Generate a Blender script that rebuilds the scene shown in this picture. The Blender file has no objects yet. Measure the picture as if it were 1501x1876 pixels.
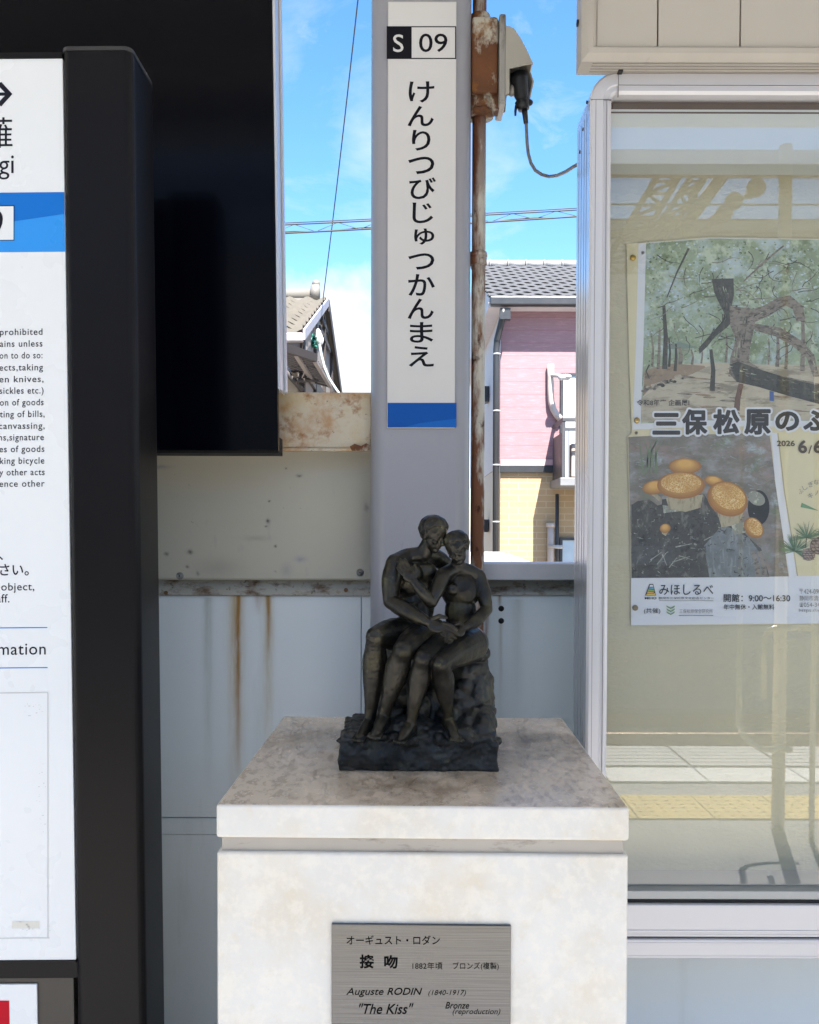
import bpy, bmesh, math, random
from mathutils import Vector, Matrix, noise
rad = math.radians
S = bpy.context.scene
COL = S.collection
random.seed(7)

# ------------------------------------------------------------------ camera
F, W0, H0 = 1590.0, 1501.0, 1876.0          # focal length in photo pixels, photo size
CX, CY = 750.5, 1008.0                      # principal point
CAM = Vector((0.0, 0.0, 1.5))
PITCH, ROLL = 1.2, 0.16
RC = Matrix.Rotation(rad(90 - PITCH), 3, 'X') @ Matrix.Rotation(rad(ROLL), 3, 'Z')
cd = bpy.data.cameras.new('camera'); cam = bpy.data.objects.new('camera', cd); COL.objects.link(cam)
cam.matrix_world = Matrix.Translation(CAM) @ RC.to_4x4()
cd.sensor_fit = 'VERTICAL'; cd.sensor_height = 24.0; cd.lens = F / H0 * 24.0
cd.shift_y = (CY - H0 / 2) / H0; cd.clip_start = 0.05; cd.clip_end = 3000
S.camera = cam

# ------------------------------------------------------------------ sun, sky, exposure
SUNV = Vector((0.20, -0.62, 1.0)).normalized()
SUN_EL = math.asin(SUNV.z); SUN_AZ = math.atan2(SUNV.x, SUNV.y)
sl = bpy.data.lights.new('sun', 'SUN'); sun = bpy.data.objects.new('sun', sl); COL.objects.link(sun)
sl.energy = 3.7; sl.angle = rad(0.5); sl.color = (1.0, 0.96, 0.91)
sun.rotation_euler = (-SUNV).to_track_quat('-Z', 'Y').to_euler(); sun.location = SUNV * 30
S.view_settings.view_transform = 'Standard'; S.view_settings.look = 'None'
S.view_settings.gamma = 1.0; S.view_settings.exposure = 2.65

def P(px, py, Y):
    "point at depth Y seen at photo pixel (px, py)"
    d = RC @ Vector(((px - CX) / F, -(py - CY) / F, -1.0))
    return CAM + d * (Y / d.y)
def PZ(px, py, z):
    d = RC @ Vector(((px - CX) / F, -(py - CY) / F, -1.0))
    return CAM + d * ((z - CAM.z) / d.z)
def ray(px, py):
    return (RC @ Vector(((px - CX) / F, -(py - CY) / F, -1.0))).normalized()

def hx(h):
    h = h.lstrip('#'); c = [int(h[i:i + 2], 16) / 255 for i in (0, 2, 4)]
    return tuple(((v / 12.92) if v <= .04045 else ((v + .055) / 1.055) ** 2.4) for v in c) + (1.0,)

# ------------------------------------------------------------------ node helpers
def nd(nt, t, ins=None, **kw):
    n = nt.nodes.new(t)
    for k, v in kw.items(): setattr(n, k, v)
    for k, v in (ins or {}).items():
        if isinstance(v, bpy.types.NodeSocket): nt.links.new(v, n.inputs[k])
        else: n.inputs[k].default_value = v
    return n
def mth(nt, op, a, b=0.0, clamp=False):
    return nd(nt, 'ShaderNodeMath', {0: a, 1: b}, operation=op, use_clamp=clamp).outputs[0]
def mixc(nt, fac, a, b, bt='MIX'):
    n = nt.nodes.new('ShaderNodeMix'); n.data_type = 'RGBA'; n.blend_type = bt
    for i, v in ((0, fac), (6, a), (7, b)):
        if isinstance(v, bpy.types.NodeSocket): nt.links.new(v, n.inputs[i])
        else: n.inputs[i].default_value = v
    return n.outputs[2]
def ramp01(nt, v, lo, hi):
    return nd(nt, 'ShaderNodeMapRange', {'Value': v, 'From Min': lo, 'From Max': hi}, clamp=True).outputs[0]
def noise_(nt, vec, scale, detail=4, rough=.6, dist=0):
    return nd(nt, 'ShaderNodeTexNoise', {'Vector': vec, 'Scale': scale, 'Detail': detail, 'Roughness': rough, 'Distortion': dist}).outputs['Fac']
def stretch(nt, vec, s, off=(0, 0, 0)):
    return nd(nt, 'ShaderNodeMapping', {'Vector': vec, 'Scale': s, 'Location': off}).outputs[0]

MATS = {}
def mat(name, col, rough=.5, metal=0.0, spec=.5, var=.06, vscale=6, bump=0.0, bscale=80, bstr=(1, 1, 1), layers=(), streaks=(), coat=0, aniso=0, fn=None, spots=()):
    """layers: (colour, noise scale, lo, hi, stretch, strength, detail); streaks: (x0, width, z_top, z_bottom, strength, colour)"""
    if name in MATS: return MATS[name]
    m = bpy.data.materials.new(name); m.use_nodes = True; nt = m.node_tree
    b = nt.nodes['Principled BSDF']
    vec = nd(nt, 'ShaderNodeTexCoord').outputs['Object']
    base = hx(col) if isinstance(col, str) else tuple(col) + (1.0,)
    c = base
    nv = noise_(nt, vec, vscale, 5)
    k = ramp01(nt, nv, .25, .75)
    dark = tuple(v * (1 - var * 1.6) for v in base[:3]) + (1,); lite = tuple(min(1, v * (1 + var)) for v in base[:3]) + (1,)
    c = mixc(nt, k, dark, lite)
    rg = mth(nt, 'ADD', mth(nt, 'MULTIPLY', mth(nt, 'SUBTRACT', nv, .5), .25), rough, True)
    for i, L in enumerate(layers):
        lc, sc, lo, hi, st, amt, det = (tuple(L) + (None,) * 7)[:7]
        v2 = stretch(nt, vec, st or (1, 1, 1), (3.1 * i + 1.7, 7.3 * i, 2.2 * i))
        f = mth(nt, 'MULTIPLY', ramp01(nt, noise_(nt, v2, sc, det or 6, .65), lo, hi), 1.0 if amt is None else amt)
        c = mixc(nt, f, c, hx(lc)); rg = mth(nt, 'ADD', rg, mth(nt, 'MULTIPLY', f, .2), True)
    if streaks:
        sep = nd(nt, 'ShaderNodeSeparateXYZ', {0: vec}).outputs
        wob = mth(nt, 'MULTIPLY', mth(nt, 'SUBTRACT', noise_(nt, stretch(nt, vec, (1, 1, .35)), 30, 3), .5), .008)
        fade = noise_(nt, stretch(nt, vec, (1, 1, .12)), 90, 4)
        for (x0, w, zt, zb, amt, sc) in streaks:
            dx = mth(nt, 'DIVIDE', mth(nt, 'ADD', mth(nt, 'SUBTRACT', sep[0], x0), wob), w)
            g = mth(nt, 'POWER', 2.718, mth(nt, 'MULTIPLY', mth(nt, 'MULTIPLY', dx, dx), -1.0))
            vz = mth(nt, 'MULTIPLY', ramp01(nt, sep[2], zb, zt), ramp01(nt, sep[2], zt + .004, zt))
            f = mth(nt, 'MULTIPLY', mth(nt, 'MULTIPLY', g, vz), mth(nt, 'MULTIPLY', ramp01(nt, fade, .1, .55), amt), True)
            c = mixc(nt, f, c, hx(sc))
    if spots:
        wv = nd(nt, 'ShaderNodeVectorMath', {0: vec, 1: nd(nt, 'ShaderNodeVectorMath', {0: nd(nt, 'ShaderNodeTexNoise', {'Vector': vec, 'Scale': 90.0, 'Detail': 4.0}).outputs['Color'], 'Scale': .008}, operation='SCALE').outputs[0]}, operation='ADD').outputs[0]
        sp2 = nd(nt, 'ShaderNodeSeparateXYZ', {0: wv}).outputs
        for (x0, z0, rx, rz, amt, sc) in spots:
            dx = mth(nt, 'DIVIDE', mth(nt, 'SUBTRACT', sp2[0], x0 + .004), rx); dz = mth(nt, 'DIVIDE', mth(nt, 'SUBTRACT', sp2[2], z0 + .004), rz)
            f = mth(nt, 'MULTIPLY', mth(nt, 'POWER', 2.718, mth(nt, 'MULTIPLY', mth(nt, 'ADD', mth(nt, 'MULTIPLY', dx, dx), mth(nt, 'MULTIPLY', dz, dz)), -1.0)), amt)
            c = mixc(nt, f, c, hx(sc))
    if fn: c = fn(nt, vec, c)
    if isinstance(c, bpy.types.NodeSocket): nt.links.new(c, b.inputs['Base Color'])
    else: b.inputs['Base Color'].default_value = c
    nt.links.new(rg, b.inputs['Roughness'])
    b.inputs['Metallic'].default_value = metal; b.inputs['Specular IOR Level'].default_value = spec
    b.inputs['Coat Weight'].default_value = coat; b.inputs['Coat Roughness'].default_value = .1
    b.inputs['Anisotropic'].default_value = aniso
    if bump:
        hgt = noise_(nt, stretch(nt, vec, bstr), bscale, 5, .6)
        bp = nd(nt, 'ShaderNodeBump', {'Height': hgt, 'Strength': bump, 'Distance': .01})
        nt.links.new(bp.outputs[0], b.inputs['Normal'])
    MATS[name] = m
    return m

# ------------------------------------------------------------------ mesh helpers
class MB:
    def __init__(s): s.V, s.Fc, s.MI, s.SM = [], [], [], []
    def raw(s, V, Fc, mi=0, smooth=False):
        n = len(s.V); s.V.extend(tuple(v) for v in V)
        for f in Fc: s.Fc.append([i + n for i in f]); s.MI.append(mi); s.SM.append(smooth)
        return s
    def add(s, t, mi=0, smooth=False):
        t.verts.index_update(); s.raw([v.co for v in t.verts], [[v.index for v in f.verts] for f in t.faces], mi, smooth); t.free(); return s
    def box(s, x0, x1, y0, y1, z0, z1, bev=0.0, mi=0, M=None, seg=2):
        t = bmesh.new(); bmesh.ops.create_cube(t, size=1.0)
        for v in t.verts:
            v.co = Vector(((x0 + x1) / 2 + v.co.x * (x1 - x0), (y0 + y1) / 2 + v.co.y * (y1 - y0), (z0 + z1) / 2 + v.co.z * (z1 - z0)))
        if bev: bmesh.ops.bevel(t, geom=t.edges[:], offset=bev, segments=seg, affect='EDGES', profile=.5)
        if M is not None: t.transform(M)
        return s.add(t, mi)
    def poly(s, pts, mi=0):
        return s.raw(pts, [range(len(pts))], mi)
    def prism(s, pts, ext, bev=0.0, mi=0, smooth=False):
        t = bmesh.new(); ext = Vector(ext)
        a = [t.verts.new(p) for p in pts]; b = [t.verts.new(Vector(p) + ext) for p in pts]; n = len(a)
        t.faces.new(a); t.faces.new(b[::-1])
        for i in range(n): t.faces.new((a[i], b[i], b[(i + 1) % n], a[(i + 1) % n]))
        bmesh.ops.recalc_face_normals(t, faces=t.faces[:])
        if bev: bmesh.ops.bevel(t, geom=t.edges[:], offset=bev, segments=2, affect='EDGES', profile=.5)
        return s.add(t, mi, smooth)
    def tube(s, pts, r, n=10, mi=0, cap=True):
        pts = [Vector(p) for p in pts]; t = bmesh.new(); rings = []
        rs = r if isinstance(r, (list, tuple)) else [r] * len(pts)
        up = None
        for i, p in enumerate(pts):
            d = (pts[min(i + 1, len(pts) - 1)] - pts[max(i - 1, 0)]).normalized()
            if up is None: up = d.orthogonal().normalized()
            up = (up - d * up.dot(d)).normalized(); w = d.cross(up)
            rings.append([t.verts.new(p + (up * math.cos(2 * math.pi * k / n) + w * math.sin(2 * math.pi * k / n)) * rs[i]) for k in range(n)])
        for A, B in zip(rings, rings[1:]):
            for k in range(n): t.faces.new((A[k], A[(k + 1) % n], B[(k + 1) % n], B[k]))
        if cap: t.faces.new(rings[0][::-1]); t.faces.new(rings[-1])
        bmesh.ops.recalc_face_normals(t, faces=t.faces[:])
        return s.add(t, mi, True)
    def ball(s, c, r, mi=0, scale=(1, 1, 1), n=16):
        t = bmesh.new(); bmesh.ops.create_uvsphere(t, u_segments=n, v_segments=max(6, n // 2), radius=r)
        for v in t.verts: v.co = Vector((v.co.x * scale[0], v.co.y * scale[1], v.co.z * scale[2])) + Vector(c)
        return s.add(t, mi, True)
    def mesh2d(s, me2, org, right, up, mi=0):
        return s.raw([org + right * v.co.x + up * v.co.y for v in me2.vertices], [list(p.vertices) for p in me2.polygons], mi)

def root_loc(o):
    v = Vector((0, 0, 0))
    while o: v += o.location; o = o.parent
    return v
def tag(o, label=None, cat=None, group=None, kind=None):
    for k, v in (('label', label), ('category', cat), ('group', group), ('kind', kind)):
        if v: o[k] = v
    return o
def thing(name, label, cat, loc, group=None):
    o = bpy.data.objects.new(name, None); COL.objects.link(o); o.location = loc; o.empty_display_size = .1
    return tag(o, label, cat, group)
def build(name, mb, mats, parent=None, label=None, loc=None, smooth_angle=None):
    me = bpy.data.meshes.new(name); me.from_pydata(mb.V, [], mb.Fc)
    me.polygons.foreach_set('material_index', mb.MI); me.polygons.foreach_set('use_smooth', mb.SM); me.update()
    for m in (mats if isinstance(mats, (list, tuple)) else [mats]): me.materials.append(m)
    o = bpy.data.objects.new(name, me); COL.objects.link(o)
    if loc is not None: o.location = loc
    base = (root_loc(parent) if parent else Vector((0, 0, 0))) + (Vector(loc) if loc is not None else Vector((0, 0, 0)))
    me.transform(Matrix.Translation(-base))
    if parent: o.parent = parent
    if label: o['label'] = label
    return o
def struct(name, mb, mats): return tag(build(name, mb, mats), kind='structure')

_tc = {}
def text_mesh(body, off=0.0, shear=0.0, space=1.0):
    key = (body, off, shear, space)
    if key in _tc: return _tc[key]
    cu = bpy.data.curves.new('t', 'FONT'); cu.body = body; cu.size = 1.0; cu.offset = off; cu.shear = shear; cu.space_character = space
    cu.resolution_u = 4
    o = bpy.data.objects.new('t', cu); COL.objects.link(o); bpy.context.view_layer.update()
    me = bpy.data.meshes.new_from_object(o.evaluated_get(bpy.context.evaluated_depsgraph_get()))
    bpy.data.objects.remove(o); bpy.data.curves.remove(cu)
    xs = [v.co.x for v in me.vertices] or [0, 1]; ys = [v.co.y for v in me.vertices] or [0, 1]
    _tc[key] = (me, min(xs), max(xs), min(ys), max(ys)); return _tc[key]
def fit_text(mb, body, box, Y, mi=0, off=0.0, shear=0.0, rot=0.0, space=1.0, plane=None):
    "lettering whose inked outline fills the photo-pixel box on the plane at depth Y"
    me, a, b, c, d = text_mesh(body, off, shear, space)
    x0, y0, x1, y1 = box
    o = P(x0, y1, Y); r = P(x1, y1, Y) - o; u = P(x0, y0, Y) - o
    sx = 1 / max(b - a, 1e-6); sy = 1 / max(d - c, 1e-6)
    R = r * sx; U = u * sy
    if rot:
        ctr = o + r * .5 + u * .5; M = Matrix.Rotation(rad(rot), 3, 'Y')
        o = ctr + M @ (o - ctr); R = M @ R; U = M @ U
    mb.mesh2d(me, o - R * a - U * c, R, U, mi)

def rrect(x0, x1, y0, y1, r, n=6):
    pts = []
    for cx, cy, a0 in ((x1 - r, y1 - r, 0), (x0 + r, y1 - r, 90), (x0 + r, y0 + r, 180), (x1 - r, y0 + r, 270)):
        for k in range(n + 1):
            a = rad(a0 + 90 * k / n); pts.append((cx + r * math.cos(a), cy + r * math.sin(a)))
    return pts

# ------------------------------------------------------------------ world
W = bpy.data.worlds.new('World'); S.world = W; W.use_nodes = True
nt = W.node_tree; bg = nt.nodes['Background']
sky = nd(nt, 'ShaderNodeTexSky', sky_type='NISHITA', sun_disc=False, sun_elevation=SUN_EL, sun_rotation=SUN_AZ, air_density=1.0, dust_density=0.4, ozone_density=2.0)
gen = nd(nt, 'ShaderNodeTexCoord').outputs['Generated']
sp = nd(nt, 'ShaderNodeSeparateXYZ', {0: gen}).outputs
inv = mth(nt, 'DIVIDE', 1.0, mth(nt, 'ADD', mth(nt, 'MAXIMUM', sp[2], 0.0), .18))
pl = nd(nt, 'ShaderNodeVectorMath', {0: gen, 'Scale': inv}, operation='SCALE').outputs[0]
cl = ramp01(nt, noise_(nt, pl, 2.1, 9, .62, .3), .56, .80)
wisp = ramp01(nt, noise_(nt, stretch(nt, gen, (5, 5, 9), (2.3, 0, 1.1)), 2.2, 9, .62, .5), .57, .82)
def blob(px, py, k0, k1):
    d = nd(nt, 'ShaderNodeVectorMath', {0: gen, 1: ray(px, py)}, operation='DOT_PRODUCT').outputs[1]
    return ramp01(nt, mth(nt, 'ADD', d, mth(nt, 'MULTIPLY', mth(nt, 'SUBTRACT', noise_(nt, gen, 9, 8, .6), .5), .03)), k0, k1)
cf = mth(nt, 'MAXIMUM', mth(nt, 'MULTIPLY', cl, .55), mth(nt, 'MULTIPLY', wisp, .45))
cf = mth(nt, 'MAXIMUM', cf, blob(640, 720, .988, .9965))
hs_ = nd(nt, 'ShaderNodeHueSaturation', {'Saturation': 1.25, 'Value': 1.0, 'Color': sky.outputs[0]})
SKY_T = nd(nt, 'ShaderNodeMix', {0: cf}, data_type='RGBA')
nt.links.new(hs_.outputs[0], SKY_T.inputs[6]); SKY_T.inputs[7].default_value = (3.0, 3.05, 3.15, 1)
nt.links.new(SKY_T.outputs[2], bg.inputs['Color']); bg.inputs['Strength'].default_value = 0.064

# ------------------------------------------------------------------ ground and platform
PLAT_EDGE = -3.0
mb = MB(); mb.poly([(-900, -900, -1.0), (900, -900, -1.0), (900, 900, -1.0), (-900, 900, -1.0)])
struct('ground', mb, mat('gravel', (.30, .285, .265), .9, var=.25, vscale=3, bump=.5, bscale=30, layers=[('#8b8579', 25, .5, .62)]))
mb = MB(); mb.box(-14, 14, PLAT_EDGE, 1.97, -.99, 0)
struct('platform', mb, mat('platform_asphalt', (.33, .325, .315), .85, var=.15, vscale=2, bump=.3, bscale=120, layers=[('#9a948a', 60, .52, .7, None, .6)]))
# paving behind the photographer: grey slabs along the edge, pale strip, tactile strip
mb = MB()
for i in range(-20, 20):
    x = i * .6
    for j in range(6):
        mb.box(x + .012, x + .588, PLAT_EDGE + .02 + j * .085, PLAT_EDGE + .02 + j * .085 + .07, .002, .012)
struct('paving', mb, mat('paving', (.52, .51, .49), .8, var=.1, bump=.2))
mb = MB()
for i in range(-20, 20): mb.box(i * .6 + .005, i * .6 + .595, -2.42, -2.12, .002, .014, .003)
struct('kerb_strip', mb, mat('white_kerb', (.72, .71, .68), .7, var=.08))
mb = MB()
for i in range(-30, 30):
    x = i * .4; mb.box(x + .004, x + .396, -1.86, -1.46, .002, .01)
    for a in range(6):
        for b_ in range(6): mb.ball((x + .04 + a * .064, -1.82 + b_ * .064, .01), .012, 0, (1, 1, .5), 6)
tp = build('tactile_strip', mb, mat('tactile_yellow', (.60, .45, .13), .6, var=.1)); tag(tp, kind='structure')
mb = MB(); mb.box(-40, 40, -12.5, -9.2, -.99, .0)
struct('far_platform', mb, mat('far_concrete', (.50, .49, .47), .85, var=.12))
mb = MB()
for y in (-4.2, -5.27, -6.9, -7.97): mb.box(-60, 60, y - .035, y + .035, -.97, -.80, .01)
struct('track', mb, mat('rail_steel', (.25, .17, .12), .45, .8))

# canopy over the platform (its shade is what the photo stands in)
CZ = 3.6; CE = -1.5
cn = thing('platform_canopy', 'dark flat platform roof on a steel post behind the photographer, seen in the case glass', 'canopy', (0, -1, 0))
mb = MB(); mb.box(-16, 16, CE, 2.6, CZ, CZ + .1)
build('roof', mb, mat('canopy_sheet', (.72, .72, .70), .6, var=.06), cn)
mb = MB()
for x in (-8, -4, 0.2, 4.4, 8): mb.box(x - .06, x + .06, CE + .1, 2.3, CZ - .18, CZ - .002)
for y in (CE + .1, -.5): mb.box(-16, 16, y, y + .06, CZ - .30, CZ - .182)
build('rafter', mb, mat('canopy_steel', (.33, .33, .34), .5), cn)
mb = MB(); mb.tube([(1.86, -1.3, 0), (1.86, -1.3, CZ - .18)], .032, 16)
build('post', mb, mat('post_steel', (.62, .58, .46), .3, .7), cn)
gr = thing('guard_rail', 'thin cream tube rail bent into a U beside the roof post behind the photographer', 'rail', (2.2, -2.2, 0))
mb = MB()
def arc(c, r, a0, a1, n=8): return [(c[0] + r * math.cos(rad(a0 + (a1 - a0) * k / n)), c[1], c[2] + r * math.sin(rad(a0 + (a1 - a0) * k / n))) for k in range(n + 1)]
mb.tube([(1.60, -1.15, 2.3)] + arc((1.75, -1.15, .60), .15, 180, 270) + [(1.86, -1.15, .45)], .014)
mb.tube([(1.96, -1.15, 0), (1.96, -1.15, 2.3)], .014)
mb.tube([(1.72, -1.15, .70), (1.72, -1.15, .98)] + arc((1.78, -1.15, .98), .06, 180, 90) + [(1.96, -1.15, 1.04)], .014)
build('tube', mb, MATS['post_steel'], gr)

# gantry and insulators over the track (mirrored in the case glass)
def MP(px, py, Y):                              # point at depth Y whose mirror image in the case glass falls on the photo pixel
    v = P(px, py, 2 * 1.522 - Y); return Vector((v.x, Y, v.z))
gt = thing('catenary_gantry', 'lattice steel gantry over the track carrying round insulators, mirrored in the case glass', 'gantry', (2.6, -8.6, -1))
gm = mat('gantry_steel', (.20, .175, .14), .6)
def lattice(p0, p1, Y0, Y1, w, n, r):
    for k in range(2):
        A0, A1 = MP(p0[0] + w * k, p0[1], Y0), MP(p1[0] + w * k * .9, p1[1], Y1); mb.tube([A0, A1], r, 6)
        if k == 0: L0, L1 = A0, A1
    for i in range(n):
        a0, a1 = L0.lerp(L1, i / n), L0.lerp(L1, (i + 1) / n); b0, b1 = A0.lerp(A1, i / n), A0.lerp(A1, (i + 1) / n)
        mb.tube([a0, b1] if i % 2 else [b0, a1], r * .55, 5); mb.tube([a0, b0], r * .45, 5)
mb = MB(); lattice((1098, 500), (1212, 310), -8.9, -8.2, 44, 9, .045); build('lattice_beam', mb, gm, gt)
mb = MB(); lattice((1150, 500), (1275, 310), -8.4, -7.6, 30, 9, .04); build('lattice_beam', mb, gm, gt)
mb = MB(); mb.tube([MP(1190, 500, -8.2), MP(1325, 320, -7.2)], .075, 8); mb.tube([MP(1272, 345, -7.6), MP(1262, 420, -8)], .06, 8); build('bracket', mb, gm, gt)
mb = MB(); mb.tube([(2.3, -8.8, -1), (2.3, -8.8, 4.9)], .16, 12); build('mast', mb, gm, gt)
for (x, y, q) in ((1263, 428, 15), (1326, 392, 15), (1343, 370, 16), (1384, 345, 17), (1222, 405, 16)):
    c = MP(x, y, -7.6); r = q * 10.6 / F; mb = MB(); mb.tube([c, c + Vector((0, .05, 0))], r, 18); mb.tube([c + Vector((0, -.2, 0)), c + Vector((0, .12, 0))], .06, 10); mb.tube([c, c + Vector((-.28, 0, -.22))], .03, 6)
    build('insulator', mb, gm, gt)
for i, (z0, z1, y) in enumerate(((MP(750, 372, -7.0).z, MP(750, 374, -7.0).z, -7.0), (MP(750, 400, -7.3).z, MP(750, 402, -7.3).z, -7.3), (MP(750, 421, -8.9).z, MP(750, 428, -8.9).z, -8.9))):
    mb = MB(); mb.tube([(-40, y, z0), (40, y, z1)], .012, 5)
    o = build('overhead_wire', mb, mat('wire_black', (.03, .03, .03), .6))
    tag(o, ('topmost', 'middle', 'lowest')[i] + ' of the thin black track wires mirrored in the notice case glass', 'wire', 'overhead wires over the track')
# opposite side of the track
ob = thing('platform_building', 'long low building across the track, mirrored in the case glass', 'building', (4, -14, -1))
mb = MB(); mb.box(-30, 40, -17, -13, -.99, 6.9); build('wall', mb, mat('far_wall', (.62, .60, .55), .8, var=.15), ob)
mb = MB(); mb.box(-30.3, 40.3, -17.3, -12.6, 6.92, 7.1); build('roof', mb, mat('far_roof', (.28, .27, .26), .7), ob)
for i in range(-2, 6): mb = MB(); mb.box(i * 3.0, i * 3.0 + 1.9, -12.998, -12.96, .9, 1.25); build('window', mb, mat('far_pale', (.78, .76, .72), .5), ob)


# ------------------------------------------------------------------ wall behind the platform
YW = 1.88
lav = '#b9bcc6'
SPOT = lambda px, py, rx, ry, amt=.8, col='#3a3830': (P(px, py, YW - .02).x, P(px, py, YW - .02).z - 0.0, rx * YW / F, ry * YW / F, amt, col)
m_beige = mat('beige_sheet', (.53, .50, .41), .38, spec=.45, var=.035, vscale=3, bump=.012, bscale=14,
              layers=[('#6f6a55', 3.0, .62, .85, (1, 1, .35), .5), ('#4c493e', 22, .665, .72, None, .7), ('#8f8c96', 9, .62, .76, (2.2, 1, .7), .35), ('#3b3933', 110, .70, .76, None, .6)],
    spots=[SPOT(x, y - 0, a, b, k) for x, y, a, b, k in ((549, 871, 5, 2.5, .7), (491, 955, 3.5, 3, .9), (488, 964, 2.5, 2, .7), (494, 918, 2, 2, .8), (505, 1001, 2.4, 2.4, .8), (349, 1011, 5, 4, .8), (306, 1015, 4, 3, .7), (344, 1038, 3, 2.5, .7), (363, 1051, 3, 4, .5), (525, 858, 2, 2, .6), (672, 930, 4, 7, .5))] + [SPOT(551, 1024, 9, 5, .5, '#7d7c93'), SPOT(525, 1045, 9, 12, .35, '#83828f'), SPOT(295, 856, 18, 4, .5, '#7b7a86'), SPOT(400, 1040, 40, 18, .28, '#6e6b62'), SPOT(470, 986, 22, 5, .25, '#6e6b62'), SPOT(676, 990, 16, 120, .45, '#6f7072')])
px_x = lambda px, Y=YW: P(px, 1100, Y).x
m_white = mat('pale_blue_sheet', (.80, .845, .855), .42, spec=.4, var=.03, vscale=2.5, bump=.01, bscale=10,
              layers=[('#a9ab95', 7, .58, .85, (1.6, 1, .22), .35), ('#6c6a55', 160, .73, .78, None, .5)],
              streaks=[(px_x(436), .0050, P(436, 1092, YW).z, P(436, 1420, YW).z, 1.5, '#8f4a12'), (px_x(433), .016, P(433, 1092, YW).z, P(433, 1560, YW).z, .8, '#b0904f'),
                       (px_x(492), .0040, P(492, 1092, YW).z, P(492, 1210, YW).z, 1.5, '#8f4612'), (px_x(492), .011, P(492, 1092, YW).z, P(492, 1440, YW).z, .7, '#b39a5f'),
                       (px_x(381), .010, P(381, 1096, YW).z, P(381, 1470, YW).z, .5, '#8c9080'), (px_x(474), .010, P(474, 1092, YW).z, P(474, 1130, YW).z, .5, '#9a6a30'),
                       (px_x(892), .0045, P(892, 1090, YW).z, P(892, 1260, YW).z, 1.1, '#7d4a1c'), (px_x(916), .0035, P(916, 1090, YW).z, P(916, 1120, YW).z, 1.0, '#8a6a2c'),
                       (px_x(918), .004, P(918, 1138, YW).z, P(918, 1330, YW).z, .55, '#a9a27f'), (px_x(948), .012, P(948, 1100, YW).z, P(948, 1330, YW).z, .4, '#a3aa9d')])
m_rail = mat('rusted_rail', (.42, .40, .35), .6, var=.1, vscale=8, layers=[('#5a3f22', 18, .50, .66, (1, 1, 2.4), .9), ('#3a2614', 55, .60, .70, None, .9), ('#8a5a24', 30, .62, .74, None, .6)], bump=.08, bscale=90)
m_screw = mat('screw_zinc', (.30, .30, .30), .4, .7)
m_dark = mat('dark_gap', (.012, .012, .013), .8)
zb_t, zb_b = P(480, 826, YW).z, P(480, 1063, YW - .02).z
wall = thing('sheet_metal_wall', 'painted sheet metal wall with rust streaks behind the pedestal', 'wall', (0, YW, 0))
xl, xc0, xc1, xr = -1.7, P(676, 1000, YW).x + .05, P(862, 1000, YW).x - .05, 1.9
mb = MB()
zt = P(480, 800, YW).z
mb.prism([(xl, YW - .016, zb_b), (xl, YW - .022, zb_b + .004), (xl, YW - .022, zt), (xl, YW + .0, zt + .03), (xl, YW + .03, zt + .03), (xl, YW + .03, zb_b)], (P(681, 950, YW - .022).x - xl, 0, 0), .0012)
build('beige_panel', mb, m_beige, wall)
for px, py in ((330, 1055), (660, 1049)):
    mb = MB(); q = P(px, py, YW - .022)
    mb.tube([q, q + Vector((0, -.002, 0))], .0080, 18); mb.tube([q + Vector((0, -.002, 0)), q + Vector((0, -.0045, 0))], [.0055, .0045], 14); mb.tube([q + Vector((0, -.004, 0)), q + Vector((0, -.0050, 0))], .0018, 8, 1)
    build('screw', mb, [m_screw, m_dark], wall)
zr0, zr1 = P(480, 1091, YW - .004).z, P(480, 1060, YW).z
mb = MB(); mb.prism([(xl, YW - .008, zr0), (xl, YW - .006, zr0 + .012), (xl, YW + .012, zr1 + .006), (xl, YW + .04, zr1 + .006), (xl, YW + .04, zr0)], (P(681, 1075, YW).x - xl, 0, 0), .001)
build('rail', mb, m_rail, wall)
for px, py in ((304, 1086), (634, 1081)):
    mb = MB(); q = P(px, py, YW - .0085); mb.ball(q, .0045, 0, (1, .5, 1), 12)
    build('bolt', mb, mat('rusty_bolt', (.16, .08, .03), .8), wall)
seam = P(662, 1200, YW).x; zs1, zs2 = P(340, 1499, YW).z, P(340, 1530, YW).z
def sheet(x0, x1, z0, z1, y=YW): 
    mb = MB(); mb.box(x0, x1, y, y + .02, z0, z1, .0012); return build('lower_panel', mb, m_white, wall)
sheet(xl, seam - .0006, zs1 + .002, zr0 - .001); sheet(seam + .0006, xc0 + .04, zs1 + .002, zr0 - .001, YW + .0015)
mb = MB(); mb.box(xl, xc0 + .04, YW + .004, YW + .02, zs2 + .0006, zs1 - .001, .001); build('skirt', mb, m_white, wall)
sheet(xl, xc0 + .04, .02, zs2 - .0006, YW + .001)
mb = MB(); mb.box(xl, xr, YW + .022, YW + .04, 0.0, zr0 - .005); build('backing', mb, m_dark, wall)
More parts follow.
